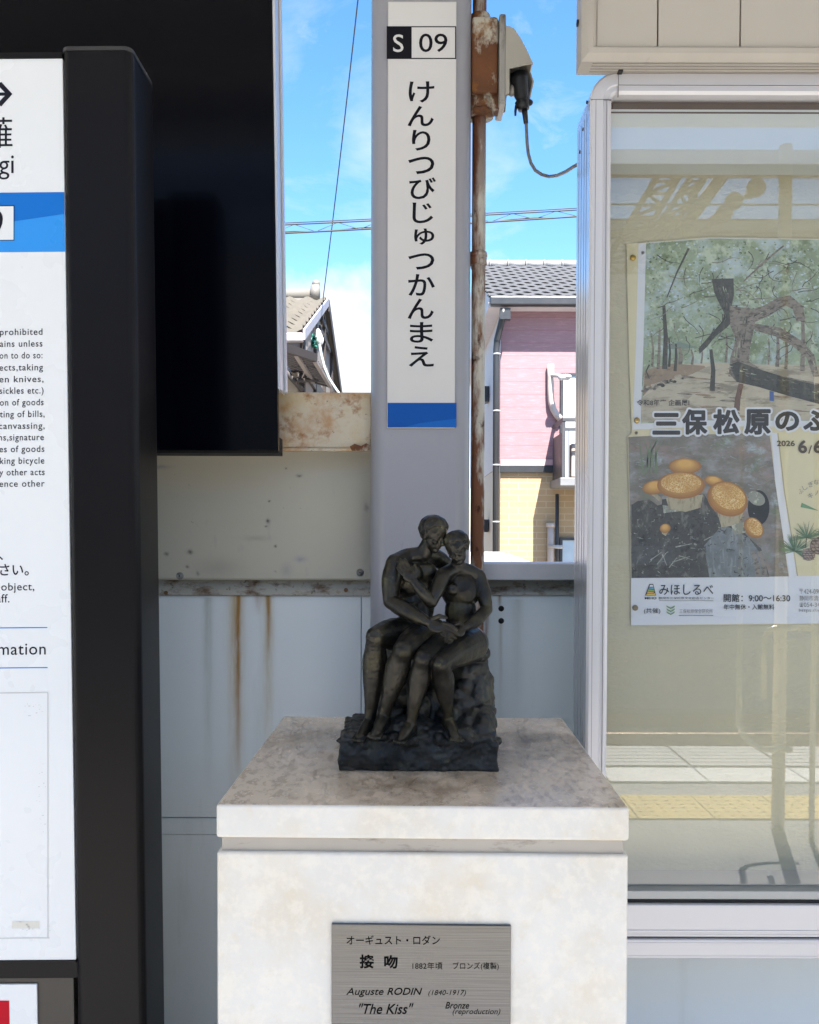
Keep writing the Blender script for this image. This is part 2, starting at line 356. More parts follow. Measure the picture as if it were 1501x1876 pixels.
# right of the column: sill rail, rusted angle, lower panel with two holes
zq = P(970, 1032, YW - .05).z; zq0 = P(970, 1063, YW - .05).z
xa, xb = P(886, 1050, YW - .05).x, 1.9
mb = MB(); mb.box(xa, xb, YW - .05, YW + .06, zq0, zq, .003)
build('sill', mb, mat('sill_paint', (.50, .50, .53), .45, var=.05, vscale=8, layers=[('#5d5a57', 40, .66, .72, (.35, 1, 3), .8), ('#77706a', 120, .7, .75)]), wall)
mb = MB(); z0r = P(970, 1091, YW - .006).z
mb.prism([(xa, YW - .008, z0r), (xa, YW - .008, z0r + .008), (xa, YW + .02, zq0 - .001), (xa, YW + .05, zq0 - .001), (xa, YW + .05, z0r)], (xb - xa, 0, 0), .001)
build('rail', mb, m_rail, wall)
mb = MB(); t = bmesh.new()
x0, x1 = P(880, 1200, YW).x, 1.9
mb.box(x0, x1, YW, YW + .02, .02, z0r - .001, .001); build('lower_panel', mb, m_white, wall)
for py in (1115, 1137.5):
    mb = MB(); q = P(918.5, py, YW - .0004); mb.tube([q, q + Vector((0, .0002, 0))], .0063, 20)
    build('hole', mb, m_dark, wall)

# ------------------------------------------------------------------ steel column and station sign
YC = 1.75
xL, xR = P(678, 900, YC).x, P(862, 900, YC).x
m_col = mat('column_paint', (.33, .33, .365), .38, spec=.5, var=.03, vscale=2, bump=.01, bscale=12, layers=[('#75726e', 160, .72, .77, None, .7), ('#8d8e97', 3, .6, .9, (1, 1, .3), .3), ('#4a4038', 60, .70, .74, None, .7), ('#5e5d62', 22, .66, .74, (1, 1, .25), .35)])
mb = MB()
mb.prism([(x, y, -.02) for x, y in rrect(xL, xR, YC, YC + .2, .030, 8)], (0, 0, CZ), 0, 0, True)
col = build('steel_column', mb, m_col, loc=((xL + xR) / 2, YC + .1, 0))
for f in col.data.polygons: f.use_smooth = len(f.vertices) == 4 and f.area < .1
tag(col, 'grey painted square steel column carrying the vertical white name sign', 'column')

YS = YC - .006
sg = thing('station_name_sign', 'tall white station name sign with vertical black hiragana and S 09 box on the column', 'sign', P(772, 784, YS))
m_sw = mat('sign_white', (.66, .645, .63), .35, var=.02, layers=[('#8c8880', 150, .74, .79, None, .5)])
m_blk = mat('sign_black', (.005, .005, .009), .5, var=.0, spec=.15)
m_blue = mat('sign_blue', (.004, .085, .38), .45, var=.02, spec=.2)
m_blue2 = mat('sign_blue_light', (.010, .13, .50), .45, var=.02, spec=.2)
a, b_ = P(709.5, 784, YS), P(836.5, 3, YS)
mb = MB(); mb.box(a.x, b_.x, YS, YC + .001, a.z, b_.z, .0012); build('plate', mb, m_sw, sg)
K = .0004
def quad(mb, x0, y0, x1, y1, Y, mi=0): mb.poly([P(x0, y1, Y), P(x1, y1, Y), P(x1, y0, Y), P(x0, y0, Y)], mi)
mb = MB(); quad(mb, 710.5, 738, 836.5, 783, YS - K, 0)
mb.poly([P(740, 782.6, YS - 2 * K), P(836.2, 782.6, YS - 2 * K), P(836.2, 767, YS - 2 * K), P(770, 775, YS - 2 * K)], 1)
build('blue_band', mb, [m_blue, m_blue2], sg)
mb = MB(); quad(mb, 708.8, 48, 836, 108, YS - K, 0); quad(mb, 754.5, 50, 834, 106, YS - 2 * K, 1)
fit_text(mb, 'S', (720.5, 63, 739.5, 95.5), YS - 3 * K, 1, .004); fit_text(mb, '09', (768, 61.5, 820, 95.5), YS - 3 * K, 0, .004)
build('number_box', mb, [m_blk, m_sw], sg)
mb = MB()
for ch, bx in zip('けんりつびじゅつかんまえ', [(749, 149, 796, 188), (747, 194, 795, 231.5), (755, 238, 789, 276), (748, 287, 796, 319), (750, 325, 799, 365), (756, 371, 794, 409), (759, 418.5, 796, 448.5), (748, 464, 796, 494), (748, 502, 797, 542), (747, 547, 795, 584.5), (751, 590, 794, 628), (749, 634, 795, 672)]):
    fit_text(mb, ch, bx, YS - K, 0, .012)
build('lettering', mb, m_blk, sg)

# ------------------------------------------------------------------ rusty conduit with outlet box
YP = 1.80
xp = (P(864, 700, YP).x + P(888, 700, YP).x) / 2; rp = (P(888, 700, YP).x - P(863, 700, YP).x) / 2
m_pole = mat('peeling_paint', (.52, .49, .43), .6, var=.08, vscale=12, bump=.12, bscale=70,
             layers=[('#6b3a18', 9, .46, .55, (1.6, 1.6, .45), .95), ('#3a1c0c', 22, .60, .68, (1, 1, .6), .95), ('#9a6a35', 30, .66, .76, None, .8)],
             fn=lambda nt, vec, c: mixc(nt, mth(nt, 'MULTIPLY', ramp01(nt, nd(nt, 'ShaderNodeSeparateXYZ', {0: vec}).outputs[2], 2.0, 2.42), ramp01(nt, noise_(nt, stretch(nt, vec, (1.5, 1.5, .5)), 16, 5), .36, .48)), c, hx('#5c2f14')))
m_rust = mat('deep_rust', (.13, .048, .016), .75, var=.3, vscale=12, bump=.15, bscale=60, layers=[('#b9b2a2', 13, .50, .57, (1, 1, .6), .95), ('#8a5a20', 40, .55, .7, None, .8), ('#2a140a', 60, .66, .72)])
cdt = thing('rusty_conduit', 'rusty peeling conduit pipe with an outlet box beside the column', 'conduit', (xp, YP, 0))
mb = MB(); mb.tube([(xp, YP, .0), (xp, YP, CZ)], rp, 20); build('pipe', mb, m_pole, cdt)
def cyl(mb, px, y0, y1, hw, Y, mi=0): # vertical cylinder by pixel extents
    a, b_ = P(px, y1, Y), P(px, y0, Y); mb.tube([a, b_], hw * Y / F, 20, mi)
mb = MB(); cyl(mb, 876.5, 463, 486, 15.5, YP); cyl(mb, 876.5, 466, 471, 16.5, YP); q = P(884, 478, YP - .016); mb.ball(q, .008); build('coupling', mb, m_pole, cdt)
jb0, jb1 = P(861, 180, YP), P(912, 45, YP)
mb = MB(); mb.box(P(864, 100, YP - .03).x, P(911, 100, YP).x, YP - .032, YP + .035, P(880, 184, YP).z, P(880, 45, YP).z, .008, 0, None, 3)
cyl(mb, 880, 178, 214, 22, YP); cyl(mb, 880, 206, 216, 24, YP); cyl(mb, 880, 30, 48, 18, YP)
mb.box(P(896, 190, YP).x, P(916, 190, YP).x, YP - .02, YP + .02, P(896, 206, YP).z, P(896, 175, YP).z, .003)
build('outlet_box', mb, m_rust, cdt)
mb = MB(); x0, x1 = P(911, 100, YP).x + .0005, P(923.5, 100, YP).x
mb.box(x0, x1, YP - .040, YP + .040, P(915, 206, YP).z, P(915, 46, YP).z, .003)
build('gasket_plate', mb, mat('weathered_alloy', (.36, .34, .31), .5, .3, layers=[('#3c3832', 20, .55, .68, (1, 1, .3), .8)]), cdt)
YN, YFr = YP - .038, YP + .036
near = [(924.2, 47.5), (934, 48), (942, 52), (953, 68), (965, 90), (977, 116), (933.5, 125.5), (933.5, 170), (925, 174)]
far = [(924.2, 47.5), (934, 48), (942, 52), (953, 68), (965, 90), (977, 116), (983, 133), (976, 166), (968, 168), (966, 134), (936, 141), (933.5, 172), (925, 176)]
mb = MB(); top = [(924.2, 47.5), (934, 48), (942, 52), (953, 68), (965, 90), (977, 116), (983, 133), (976, 166)]
mb.prism([P(*q, YN) for q in near], (0, .0025, 0))
fz = [P(x, y, YN) for x, y in far]; mb.prism([Vector((v.x, YFr, v.z)) for v in fz], (0, .0025, 0))
tz = [P(x, y, YN) for x, y in top]; inn = [Vector((v.x - .003, v.y, v.z - .002)) for v in tz[::-1]]
mb.prism([Vector((v.x, YN + .003, v.z)) for v in tz[:6] + [i for i in inn if True][2:]], (0, YFr - YN - .003, 0))
mb.prism([Vector((v.x, YP - .004, v.z)) for v in tz[5:]] + [Vector((v.x - .003, YP - .004, v.z)) for v in tz[5:][::-1]], (0, YFr - YP + .004, 0))
build('rain_hood', mb, mat('hood_plastic', (.42, .39, .33), .45, var=.04), cdt)
cord = thing('power_cord', 'grey power cord with a black plug hanging from the outlet hood to the showcase', 'cord', P(955, 150, YP))
m_rub = mat('black_rubber', (.012, .012, .014), .45)
mb = MB(); f_ = lambda px, py: P(px, py, YP - .004)
mb.tube([f_(950, 136), f_(952, 150), f_(954, 168), f_(958, 184), f_(960, 196)], [.0175, .0185, .0165, .012, .010], 16)
mb.tube([f_(957, 186), f_(960, 201)], [.0155, .0115], 14); mb.ball(f_(969, 188), .0075, 0, (1.2, 1, .9)); 
mb.tube([f_(950, 188), f_(946, 194), f_(944.5, 204), f_(944.5, 212)], [.003, .003, .0026, .002], 8)
mb.tube([f_(961, 200), f_(964, 226)], [.0062, .0048], 12); build('plug', mb, m_rub, cord)
mb = MB(); mb.ball(f_(938, 166), .010, 0, (.8, 1, 1.2)); build('latch', mb, MATS['weathered_alloy'], cord)
mb = MB(); cp = [(964, 222), (965, 240), (966, 262), (968, 281), (973, 299), (981, 312), (993, 320), (1006, 323.5), (1021, 321.5), (1036, 315), (1050, 306), (1068, 296)]
mb.tube([P(x, y, YP - .004 - max(0, (x - 1000) / 68) * .14) for x, y in cp], .0034, 10); build('cable', mb, mat('grey_pvc', (.17, .17, .19), .45), cord)

# ------------------------------------------------------------------ rusty cross beam and dark board
YBm = 1.79
m_beam = mat('rust_stained_beam', (.56, .50, .39), .55, var=.06, vscale=5, bump=.05, bscale=60,
             layers=[('#b8985a', 5.5, .40, .60, (1, 1, 1), .7), ('#a9702c', 10, .50, .64, (1, 1, 1), .7), ('#8a5520', 24, .55, .66, None, .8), ('#4a2c12', 80, .64, .70, None, .85)])
mb = MB(); z1, z0 = P(600, 718.5, YBm).z, P(600, 822, YBm).z
mb.box(-1.6, P(680, 770, YBm).x, YBm, YBm + .075, z0, z1, .003)
bm_ = thing('cross_beam', 'rust stained cream steel cross beam between the dark board and the column', 'beam', (-.4, YBm, z0))
build('channel', mb, m_beam, bm_)
mb = MB(); mb.box(P(507, 820, YBm).x, P(681, 820, YBm).x, YBm - .006, YBm + .01, P(600, 827, YBm).z, P(600, 821.5, YBm).z, .001); build('lip', mb, m_beam, bm_)
mb = MB(); q = [(641, 818), (650, 813), (662, 817), (671, 812), (679, 816), (679, 826), (645, 826)]
mb.prism([P(x, y, YBm - .0065) for x, y in q], (0, .001, 0)); build('peeling_flake', mb, m_rust, bm_)

YD = 1.70
db = thing('dark_board', 'big glossy black board with a bare aluminium edge above the sheet wall', 'board', (P(400, 826, YD).x, YD, P(400, 826, YD).z))
m_db = mat('gloss_navy', (.0012, .0015, .004), .14, spec=.10, var=.02, vscale=1.2, layers=[])
tl, bl = P(497.5, -40, YD), P(510, 825, YD); lx = -1.75
z1 = tl.z + .3; sl_ = (bl.x - tl.x) / (tl.z - bl.z)
mb = MB(); mb.prism([(lx, YD, bl.z), (bl.x, YD, bl.z), (bl.x - sl_ * (z1 - bl.z), YD, z1), (lx, YD, z1)], (0, .02, 0), .001); build('panel', mb, m_db, db)
m_alu = mat('aluminium', (.62, .63, .66), .32, .55, var=.03, vscale=3, layers=[('#8a8a90', 8, .6, .8, (1, 1, .1), .3)])
zb2 = P(512, 716, YD + .03).z
bx2 = lambda z: bl.x - sl_ * (z - bl.z)
mb = MB(); mb.prism([(bx2(zb2) + .0005, YD + .002, zb2), (bx2(zb2) + .004, YD + .002, zb2 - .004), (bx2(zb2) + .006, YD + .002, zb2), (bx2(z1) + .006, YD + .002, z1), (bx2(z1) + .0005, YD + .002, z1)], (0, .062, 0), .0008)
mb.prism([(bx2(zb2) + .0062, YD + .050, zb2), (bx2(zb2) + .011, YD + .050, zb2), (bx2(z1) + .011, YD + .050, z1), (bx2(z1) + .0062, YD + .050, z1)], (0, .014, 0), .0008)
build('edge_trim', mb, m_alu, db)
mb = MB(); mb.box(lx, bl.x - .004, YD + .021, YD + .085, bl.z - .004, bl.z + .03); build('bottom_channel', mb, m_dark, db)
mb = MB(); mb.prism([(lx, YD + .021, bl.z + .03), (bl.x - .01, YD + .021, bl.z + .03), (bx2(z1) - .01, YD + .021, z1), (lx, YD + .021, z1)], (0, .04, 0)); build('back', mb, m_dark, db)


# ------------------------------------------------------------------ information board (left)
YB = 1.35
m_bf = mat('dark_frame', (.007, .006, .0068), .34, spec=.14, var=.12, vscale=2, layers=[('#57534f', 120, .78, .83, None, .6)])
m_bw = mat('board_white', (.74, .755, .77), .28, var=.015, vscale=3, layers=[('#b5b6b6', 130, .77, .82, None, .2)])
m_ink = mat('board_ink', (.008, .008, .016), .5, var=0, spec=.2)
bdL = thing('information_board', 'white station information board with blue band in a thick dark frame, cut off at left', 'notice board', (P(0, 1800, YB).x, YB, 0))
xp0, xp1 = P(125, 900, YB).x, P(253, 900, YB).x
zt = P(180, 90, YB).z
mb = MB(); prof = [(x, y) for x, y in rrect(xp0, xp1, YB, YB + .118, .013, 5)]
mb.prism([(x, y, 0) for x, y in prof], (0, 0, zt - .004), 0, 0, False)
o = build('post', mb, m_bf, bdL)
mb = MB(); mb.prism([(xp0 - .001 + (x - xp0) * 1.005, YB - .001 + (y - YB) * 1.01, zt - .0035) for x, y in prof], (0, 0, .006), 0, 0)
build('post_cap', mb, mat('cap_dark', (.03, .028, .028), .5, layers=[('#c9c6c0', 14, .60, .66, None, .9)]), bdL)
xl_ = -1.7
zpt, zpb = P(60, 104, YB).z, P(60, 1763, YB).z
mb = MB(); mb.box(xl_, xp0 - .0004, YB + .004, YB + .1, zpt, zpt + .0085, .001); build('rail', mb, m_bf, bdL); mb = MB(); mb.box(xl_, xp0 - .0004, YB + .012, YB + .1, P(60, 1800, YB).z, zpb - .004, .001)
mb.box(xl_, xp0 - .0004, YB + .004, YB + .02, zpb - .0045, zpb - .0005); mb.box(xl_, xp0 - .0004, YB + .03, YB + .1, .02, P(60, 1800, YB).z - .001)
build('rail', mb, m_bf, bdL)
LEAN = .0095                                    # the board leans a touch to the left; its print is laid out for that
P_plain = P
def P(px, py, Y): return P_plain(px + LEAN * (975 - py), py, Y)
YPn = YB + .006
mb = MB(); mb.box(xl_, xp0 - .0005, YPn, YPn + .08, zpb, zpt, .0008); build('panel', mb, m_bw, bdL)
m_blue3 = mat('band_blue', (.004, .15, .56), .4, var=.02, spec=.25); m_blue4 = mat('band_blue_light', (.022, .27, .76), .3, var=.02)
Y1 = YPn - .0004; Y2 = Y1 - .0003; Y3 = Y2 - .0003
bx = P(118.6, 400, Y1).x
mb = MB()
def q4(mb, x0, y0, x1, y1, Y, mi=0, right=None):
    mb.poly([P(x0, y1, Y), Vector((right if right is not None else P(x1, y1, Y).x, Y, P(x1, y1, Y).z)), Vector((right if right is not None else P(x1, y0, Y).x, Y, P(x1, y0, Y).z)), P(x0, y0, Y)], mi)
rx = xp0 - .0006
q4(mb, -420, 353, 118, 462, Y1, 0, rx)
mb.poly([P(-200, 462 - .5, Y2), Vector((rx, Y2, P(118, 461.5, Y2).z)), Vector((rx, Y2, P(118, 393, Y2).z)), P(-20, 412, Y2), P(-200, 440, Y2)], 1)
q4(mb, -90, 376.5, 26.5, 441, Y3, 2); q4(mb, -90, 378, 25, 439.5, Y3 - K, 3)
fit_text(mb, '09', (-44, 385, 5.5, 431), Y3 - 2 * K, 2, .006)
build('blue_band', mb, [m_blue3, m_blue4, m_ink, m_bw], bdL)
mb = MB()
mb.poly([P(x, y, Y1) for x, y in [(-60, 169.5), (9, 169.5), (-5, 155), (2.5, 150), (23, 172.5), (2.5, 195), (-5, 190), (9, 175.5), (-60, 175.5)]][::-1])
fit_text(mb, '薙', (-29, 215, 23, 271), Y1, 0, .0)
fit_text(mb, 'gi', (-2.5, 285, 25.5, 329), Y1, 0, 0)
rows = [('prohibited', 78, 614), ('trains unless', 78, 635.5), ('permission to do so:', 78, 657), ('objects,taking', 79, 679), ('open knives,', 80, 700.5), ('(sickles etc.)', 80, 721.5), ('distribution of goods', 80, 743), ('posting of bills,', 82, 764.5), ('canvassing,', 82, 786), ('donations,signature', 80.5, 807), ('sales of goods', 81.5, 828.5), ('parking bicycle', 81.5, 850), ('any other acts', 82, 871), ('inconvenience other', 82, 892)]
tails = {'trains unless': ('ains unless', 0), 'permission to do so:': ('on to do so:', -.5), 'objects,taking': ('ects,taking', -1), 'open knives,': ('en knives,', -1), '(sickles etc.)': ('sickles etc.)', -.5), 'distribution of goods': ('on of goods', 0), 'posting of bills,': ('ting of bills,', 0), 'canvassing,': ('canvassing,', -2), 'donations,signature': ('ns,signature', -2), 'sales of goods': ('es of goods', -1), 'parking bicycle': ('king bicycle', 0), 'any other acts': ('y other acts', -1), 'inconvenience other': ('ence other', -1), 'prohibited': ('prohibited', 0)}
for body, xr_, yb in rows:
    vis, xs = tails[body]
    _, a, b_, c, d = text_mesh(vis, .006, 0, 1.12)
    em = 17.0; w = xr_ - xs; full = text_mesh(body, .006, 0, 1.12); sc = w / (b_ - a)
    wf = (full[2] - full[1]) * sc
    fit_text(mb, body, (xr_ - wf, yb - em * full[4], xr_, yb - em * full[3]), Y1, 0, .006, 0, 0, 1.12)
fit_text(mb, '、', (-2, 1019, 6, 1026), Y1, 0, .01)
fit_text(mb, 'ください。', (-47, 1033, 53, 1055), Y1, 0, .012)
fit_text(mb, 'object,', (2.5, 1068, 63, 1086.5), Y1, 0, .004, 0, 0, 1.08)
fit_text(mb, 'staff.', (-22, 1088.5, 17.5, 1104), Y1, 0, .004, 0, 0, 1.08)
fit_text(mb, 'Information', (-68, 1178, 84, 1200), Y1, 0, .004, 0, 0, 1.08)
build('lettering', mb, m_ink, bdL)
mb = MB(); q4(mb, -300, 1149.6, 87, 1151.2, Y1); q4(mb, -300, 1223, 87.5, 1224.6, Y1); build('blue_rule', mb, m_blue3, bdL)
m_pg = mat('pale_grey_line', (.56, .57, .57), .4)
mb = MB(); q4(mb, -300, 1268.5, 88.5, 1270.5, Y1); q4(mb, 86.8, 1270.5, 88.8, 1718, Y1); q4(mb, -300, 1718, 91, 1720, Y1)
rng = random.Random(5)
for k in range(46):
    if k < 14: x, y = rng.uniform(45, 78), rng.uniform(1288, 1312)
    elif k < 34: x, y = 76 + rng.gauss(0, 3), rng.uniform(1395, 1530)
    else: x, y = rng.uniform(30, 92), rng.uniform(1682, 1706)
    q4(mb, x, y, x + rng.uniform(.5, 4), y + rng.uniform(.4, 1.6), Y1)
build('empty_frame', mb, m_pg, bdL)
mb = MB(); q4(mb, 22, 1688, 72, 1701, Y1); build('tape_mark', mb, mat('old_tape', (.68, .665, .60), .5), bdL)
# lower frame and red-and-white notice
mb = MB(); mb.box(xl_, P(129, 1850, YB).x, YB + .015, YB + .03, .05, P(60, 1797, YB).z, .001)
build('lower_panel', mb, mat('grey_brown', (.045, .037, .030), .5, var=.12, layers=[('#7d7467', 12, .6, .75, (2, 1, .4), .6)]), bdL)
ns = thing('red_notice', 'white notice with a red field under the information board', 'notice', (P(30, 1870, YB).x, YB + .012, P(30, 1900, YB).z - .1))
mb = MB(); a = P(68, 1803, YB + .012); mb.box(-1.5, a.x, YB + .011, YB + .0148, a.z - .26, a.z, .0008); build('plate', mb, m_bw, ns)
mb = MB(); a = P(17, 1833, YB + .0106); mb.box(-1.45, a.x, YB + .0103, YB + .0108, a.z - .2, a.z); build('red_field', mb, mat('notice_red', (.50, .004, .018), .55, spec=.15), ns)

P = P_plain; zm_ = 1.5
for o_ in (bdL, ns): o_.rotation_euler.y = -LEAN; o_.location.x += LEAN * (zm_ - o_.location.z)

# ------------------------------------------------------------------ stone pedestal
YF = 1.05
c0 = P(396, 1474, YF); ztop = c0.z; c1 = PZ(1153.5, 1480, ztop)
uX = (c1 - c0); wid = uX.length; uX.normalize(); uY = Vector((-uX.y, uX.x, 0))
b0, b1 = PZ(527, 1311, ztop), PZ(1041, 1316, ztop)
dep = ((b0 - c0).dot(uY) + (b1 - c0).dot(uY)) / 2
PM = Matrix(((uX.x, uY.x, 0, c0.x), (uX.y, uY.y, 0, c0.y), (0, 0, 1, 0), (0, 0, 0, 1)))
print('pedestal', wid, dep, ztop, (b0 - c0).dot(uX), (b1 - c0).dot(uX))
pcx, pcy = ((c0 + c1 + b0 + b1) / 4).to_tuple()[:2]
def stone(name, dirt, polish, spec=.5):
    lay = [('#cdb995', 8, .46, .70, None, .42), ('#e6dfd2', 50, .48, .62, (1, 1, 1), .4), ('#cfc1a6', 40, .56, .68, None, .35), ('#ded8cc', 140, .52, .66, None, .25), ('#9c7f50', 60, .715, .76, None, .5), ('#8f8a82', 230, .72, .76, None, .5)]
    if dirt: lay = [('#a08a70', 7, .48, .66, None, .3), ('#c6b8a2', 22, .56, .68, None, .4), ('#7d6a55', 50, .50, .58, (1.6, .7, 1), .38), ('#554433', 80, .60, .68, (1.6, .7, 1), .5), ('#cabda8', 120, .58, .66, None, .4)]
    def grime(nt, vec, c):
        q = nd(nt, 'ShaderNodeSeparateXYZ', {0: vec}).outputs
        n = noise_(nt, vec, 14, 6, .65)
        for (wx, wy, rx, ry, amt, col_) in ((.015, 1.16, .12, .10, .75, '#4c3a22'), (.0, 1.36, .17, .09, .6, '#4a3e34'), (.19, 1.36, .10, .09, .75, '#443930'), (-.12, 1.42, .10, .06, .5, '#6a5d50')):
            dx = mth(nt, 'DIVIDE', mth(nt, 'SUBTRACT', q[0], wx - pcx), rx); dy = mth(nt, 'DIVIDE', mth(nt, 'SUBTRACT', q[1], wy - pcy), ry)
            g_ = mth(nt, 'POWER', 2.718, mth(nt, 'MULTIPLY', mth(nt, 'ADD', mth(nt, 'MULTIPLY', dx, dx), mth(nt, 'MULTIPLY', dy, dy)), -1.0))
            c = mixc(nt, mth(nt, 'MULTIPLY', mth(nt, 'MULTIPLY', g_, ramp01(nt, n, .30, .55)), amt), c, hx(col_))
        return c
    return mat(name, (.655, .635, .60) if not dirt else (.72, .605, .49), polish, spec=spec, var=.05, vscale=9, layers=lay, bump=.02, bscale=50, fn=grime if dirt else None)
DIRT_SP = []
m_st = stone('limestone', False, .38); m_stt = stone('weathered_limestone', True, .20)
zc = P(396, 1535, YF).z; zn = P(396, 1561, YF).z; ii = .006
ped = thing('stone_pedestal', 'square cream limestone pedestal with a grooved cap carrying the bronze', 'pedestal', ((c0 + c1 + b0 + b1) / 4 * 1).to_tuple()[:2] + (0,))
mb = MB(); mb.box(0, wid, 0, dep, zc, ztop, .0035, 0, PM, 3)
o = build('cap', mb, [m_st, m_stt], ped)
for p in o.data.polygons:
    if p.normal.z > .9: p.material_index = 1
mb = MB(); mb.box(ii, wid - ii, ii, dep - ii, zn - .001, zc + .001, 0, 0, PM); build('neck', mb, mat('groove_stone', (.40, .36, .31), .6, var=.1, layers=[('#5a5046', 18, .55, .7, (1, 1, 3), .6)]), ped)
mb = MB(); mb.box(.0006, wid - .0006, .0006, dep - .0006, 0.0, zn, .0035, 0, PM, 3); build('shaft', mb, m_st, ped)
# engraved plate
def PF(px, py, off=0.0):   # point on the pedestal front face
    n = -uY; o_ = c0 + n * off; d = RC @ Vector(((px - CX) / F, -(py - CY) / F, -1.0))
    return CAM + d * ((o_ - CAM).dot(n) / d.dot(n))
m_plate = None
def brushed(nt, vec, c):
    n1 = noise_(nt, stretch(nt, vec, (2.5, 2.5, 700)), 3, 4, .7)
    return mixc(nt, ramp01(nt, n1, .3, .7), c, (.085, .085, .09, 1))
m_plate = mat('brushed_steel', (.165, .165, .17), .30, 1.0, var=.04, vscale=4, bump=.05, bscale=8, bstr=(1, 1, 90), aniso=.7, fn=brushed)
mb = MB(); A_, B_ = PF(608, 1873.5), PF(936, 1694)
la, lb = (A_ - c0).dot(uX), (B_ - c0).dot(uX)
mb.box(la, lb, -.0035, .002, A_.z, B_.z, .0006, 0, PM)
plq = build('plaque', mb, m_plate, ped)
m_eng = mat('engraved_black', (.004, .004, .004), .8, spec=.08, var=0)
def ptext(mb, body, box, off=.006, shear=0, space=1.0):
    me, a, b_, c, d = text_mesh(body, off, shear, space); x0, y0, x1, y1 = box
    o_ = PF(x0, y1, .0039); r = PF(x1, y1, .0039) - o_; u = PF(x0, y0, .0039) - o_
    R = r / (b_ - a); U = u / (d - c); mb.mesh2d(me, o_ - R * a - U * c, R, U)
mb = MB()
ptext(mb, 'オーギュスト・ロダン', (635, 1714, 806, 1731)); ptext(mb, '接', (659, 1749, 685, 1774.5), .03); ptext(mb, '吻', (704, 1750, 729, 1774.5), .03)
ptext(mb, '1882年頃', (756, 1763, 811, 1776), 0); ptext(mb, 'ブロンズ(複製)', (830, 1763, 914, 1778), 0)
ptext(mb, 'Auguste', (634.5, 1810, 703, 1827), .004, .28); ptext(mb, 'RODIN', (709.5, 1810, 774, 1823), .012, .28); ptext(mb, '(1840-1917)', (785, 1814, 854, 1826), -.002, .25)
ptext(mb, '"The Kiss"', (658, 1838.5, 758, 1858), .01, .3); ptext(mb, 'Bronze', (816, 1836, 860, 1848), .006, .3); ptext(mb, '(reproduction)', (829.5, 1848, 917, 1861), 0, .28)
build('engraving', mb, m_eng, plq)
mb = MB(); q0, q1 = PF(609, 1876), PF(936, 1890); la, lb = (q0 - c0).dot(uX), (q1 - c0).dot(uX)
mb.box(la, lb, -.0028, .002, q1.z - .01, A_.z - .0012, .0004, 0, PM); build('dark_strip', mb, m_blk, ped)

# ------------------------------------------------------------------ glazed notice case (right)
YK = 1.50
m_case = mat('case_aluminium', (.56, .55, .57), .36, .25, var=.025, vscale=3, layers=[('#8e8a88', 120, .74, .79, None, .6), ('#a09c9e', 6, .6, .85, (1, 1, .15), .2)])
m_caseside = mat('case_side', (.56, .57, .60), .22, .5, var=.03, vscale=2, layers=[('#7d8088', 200, .6, .7, (6, 6, .02), .25)])
m_line = mat('joint_line', (.16, .15, .15), .6)
cx0, cx1 = P(1077, 900, YK).x, 1.62
cz1, cz0 = P(1200, 131, YK).z, P(1200, 1755, YK).z
ix0, iz1 = P(1117, 900, YK).x, P(1200, 178, YK).z; iz0 = P(1200, 1652, YK).z
ro = P(1128, 200, YK).x - P(1077, 200, YK).x
kase = thing('display_case', 'wall mounted aluminium notice case with rounded corner and glazed front', 'display case', ((cx0 + cx1) / 2, YK, cz0))
# left stile, round corner and top rail as one folded profile
def ring(off, r):
    a = []
    for k in range(11):
        t = rad(180 - 9 * k); a.append((cx0 + off + r + r * math.cos(t), cz1 - off - r + r * math.sin(t)))
    return a
prof = [(0, .118), (0, .004), (.004, 0), (ix0 - cx0 - .016, 0), (ix0 - cx0 - .014, .002), (ix0 - cx0 - .006, .002), (ix0 - cx0 - .001, .0055), (ix0 - cx0, .02), (ix0 - cx0, .030), (.012, .030), (.012, .118)]
tt = bmesh.new(); loops = []
sw = ix0 - cx0; sh = cz1 - iz1
for off, dy in prof:
    r = max(ro - off, .006); o2 = off
    pts = [(cx0 + off, cz0 + .02)] + ring(off, r) + [(cx1, cz1 - off)]
    loops.append([tt.verts.new((x, YK + dy, z)) for x, z in pts])
for A, B in zip(loops, loops[1:]):
    for i in range(len(A) - 1): tt.faces.new((A[i], A[i + 1], B[i + 1], B[i]))
bmesh.ops.recalc_face_normals(tt, faces=tt.faces[:])
mb = MB(); mb.add(tt, 0); o = build('frame', mb, [m_case, m_caseside], kase)
for p in o.data.polygons:
    if p.normal.x < -.9 and p.center.y > .004: p.material_index = 1
mb = MB()   # corner joint lines and long grooves
mb.box(cx0 + ro - .0005, cx0 + ro + .0003, YK - .0006, YK + .004, iz1 + .001, cz1 - .001); mb.box(cx0 + .001, ix0 - .002, YK - .0006, YK + .004, cz1 - ro - .0004, cz1 - ro + .0004)
for k in (.009, sw - .010): mb.box(cx0 + k, cx0 + k + .0007, YK - .0004, YK + .001, cz0 + .09, cz1 - ro)
mb.box(cx0 + ro, cx1, YK - .0004, YK + .001, iz1 + .020, iz1 + .0207)
for yy in (.030, .050, .075, .098): mb.box(cx0 - .0004, cx0 + .001, YK + yy, YK + yy + .0007, cz0 + .02, cz1 - ro - .01)
build('joint', mb, m_line, kase)
mb = MB()
for yy, zz in ((.03, .01), (.062, -.022), (.09, -.05)): mb.tube([(cx0 - .0012, YK + yy, cz1 - ro + zz), (cx0 + .001, YK + yy, cz1 - ro + zz)], .0028, 10)
build('rivet', mb, m_dark, kase)
